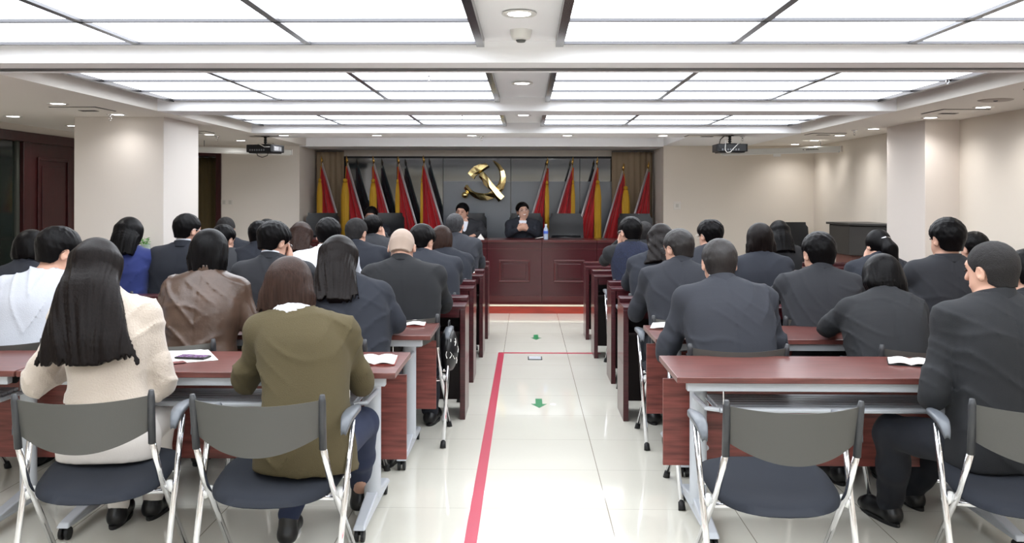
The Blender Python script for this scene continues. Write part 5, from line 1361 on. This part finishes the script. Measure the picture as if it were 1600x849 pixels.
# fifth row
fig(350, 352, 7.7, 'person in grey suit just behind the black bob, face turned right', hx=362, lean=20, slouch=8, pitch=12, yaw=-24, front=8.16, top=J(S_GREY), hair=SHORT, hs=1.04, arms='wide', chairlab='folding chair under the grey suited man in the left block')
fig(406, 346, 7.7, 'person in dark suit showing only black hair between two suited men', hx=400, lean=20, slouch=8, pitch=10, yaw=-16, front=8.16, top=J(S_NAVY), hair=SHORT, chairlab='folding chair of the half hidden man in the left block')
fig(471, 348, 7.7, 'person with wavy reddish brown hair left of the white shirt', hx=468, lean=18, slouch=8, pitch=12, female=True, front=8.16, top=('sweater', DARKBR), hair=('long', HBROWN, {'len': .13, 'fan': .10, 'dep': .07}), chairlab='folding chair under the brown haired woman')
fig(557, 341, 7.6, 'person in navy suit with short cropped nape, fifth row left', hx=562, lean=22, slouch=10, pitch=14, yaw=-20, front=8.16, top=J(S_NAVY), hair=('short', HCROP, {'t': .012}), hs=1.04, wd=1.08, arms='wide', chairlab='folding chair under the cropped nape man')
fig(690, 354, 7.6, 'person with long brown hair in a navy jacket near the aisle', hx=706, lean=20, slouch=8, pitch=20, female=True, front=8.16, top=J(S_NAVY), hair=('bob', HBROWN, {'len': .235, 'w': .098, 'tip': .9}), arms='wide', chairlab='folding chair under the long brown haired woman near the aisle')
fig(985, 338, 7.6, 'person in a navy patterned quilted vest with a hand raised to his face', hx=996, lean=20, slouch=8, pitch=8, yaw=26, front=8.14, top=('shirt', S_BLK, {'vest': mat('quilted_vest', (19, 26, 48), .85, bump=.8, bscale=110, var=.5, vscale=90)}), hair=('short', HBLACK, {'t': .016}), hs=1.04, glasses=CHROME, hand_l=(-.04, .12, -.07), arms='wide', wd=1.08, chairlab='folding chair under the man in the quilted vest')
fig(1109, 343, 7.4, 'person in slate suit with white framed glasses in the middle of the right block', hx=1106, lean=16, slouch=6, pitch=6, yaw=32, front=8.14, top=J(S_SLATE), glasses=WHITEP, hair=('short', HBLACK, {'t': .024}), hs=1.04, chairlab='folding chair under the man with white framed glasses')
# sixth row
fig(353, 340, 8.7, 'person with brownish short hair in navy jacket farthest back on the left', hx=366, lean=16, slouch=6, pitch=8, front=9.22, top=J(S_NAVY), hair=('short', HCROP, {'t': .014}), chairlab='folding chair of the farthest man on the left')
fig(418, 343, 8.7, 'person with black hair in the farthest row beside the brown haired woman', lean=16, slouch=6, pitch=6, yaw=-12, front=9.22, top=J(S_BLK), hair=SHORT, chairlab='folding chair of the farthest row, left block middle')
fig(583, 336, 8.7, 'person in dark suit with a hand pressed to the right cheek', hx=588, lean=18, slouch=8, pitch=10, yaw=-18, front=9.22, top=J(S_CHAR), hair=SHORT, hand_r=(.09, .05, -.06), arms='wide', chairlab='folding chair under the man with his hand at his cheek')
fig(711, 333, 8.75, 'person with grey hair in a slate suit at the farthest left desk by the aisle', hx=716, lean=14, slouch=6, pitch=8, yaw=-8, front=9.22, top=J(S_SLATE), hair=('short', HGREY, {'t': .012}), arms='wide', chairlab='folding chair under the grey haired man by the aisle')
fig(1007, 345, 8.8, 'person peeking out behind the man in the quilted vest', hx=1010, lean=16, slouch=6, pitch=8, yaw=-10, front=9.2, top=J(S_BLK), hair=('short', HCROP, {'t': .012}), chairlab='folding chair of the man behind the quilted vest')
fig(1217, 344, 8.6, 'person with long black hair before the empty black chair in the corner', hx=1224, lean=14, slouch=6, pitch=8, female=True, front=9.2, top=J(S_BLK), hair=('long', HBLACK, {'len': .18, 'fan': .11, 'dep': .08}), chairlab='folding chair under the long haired woman in the farthest row')
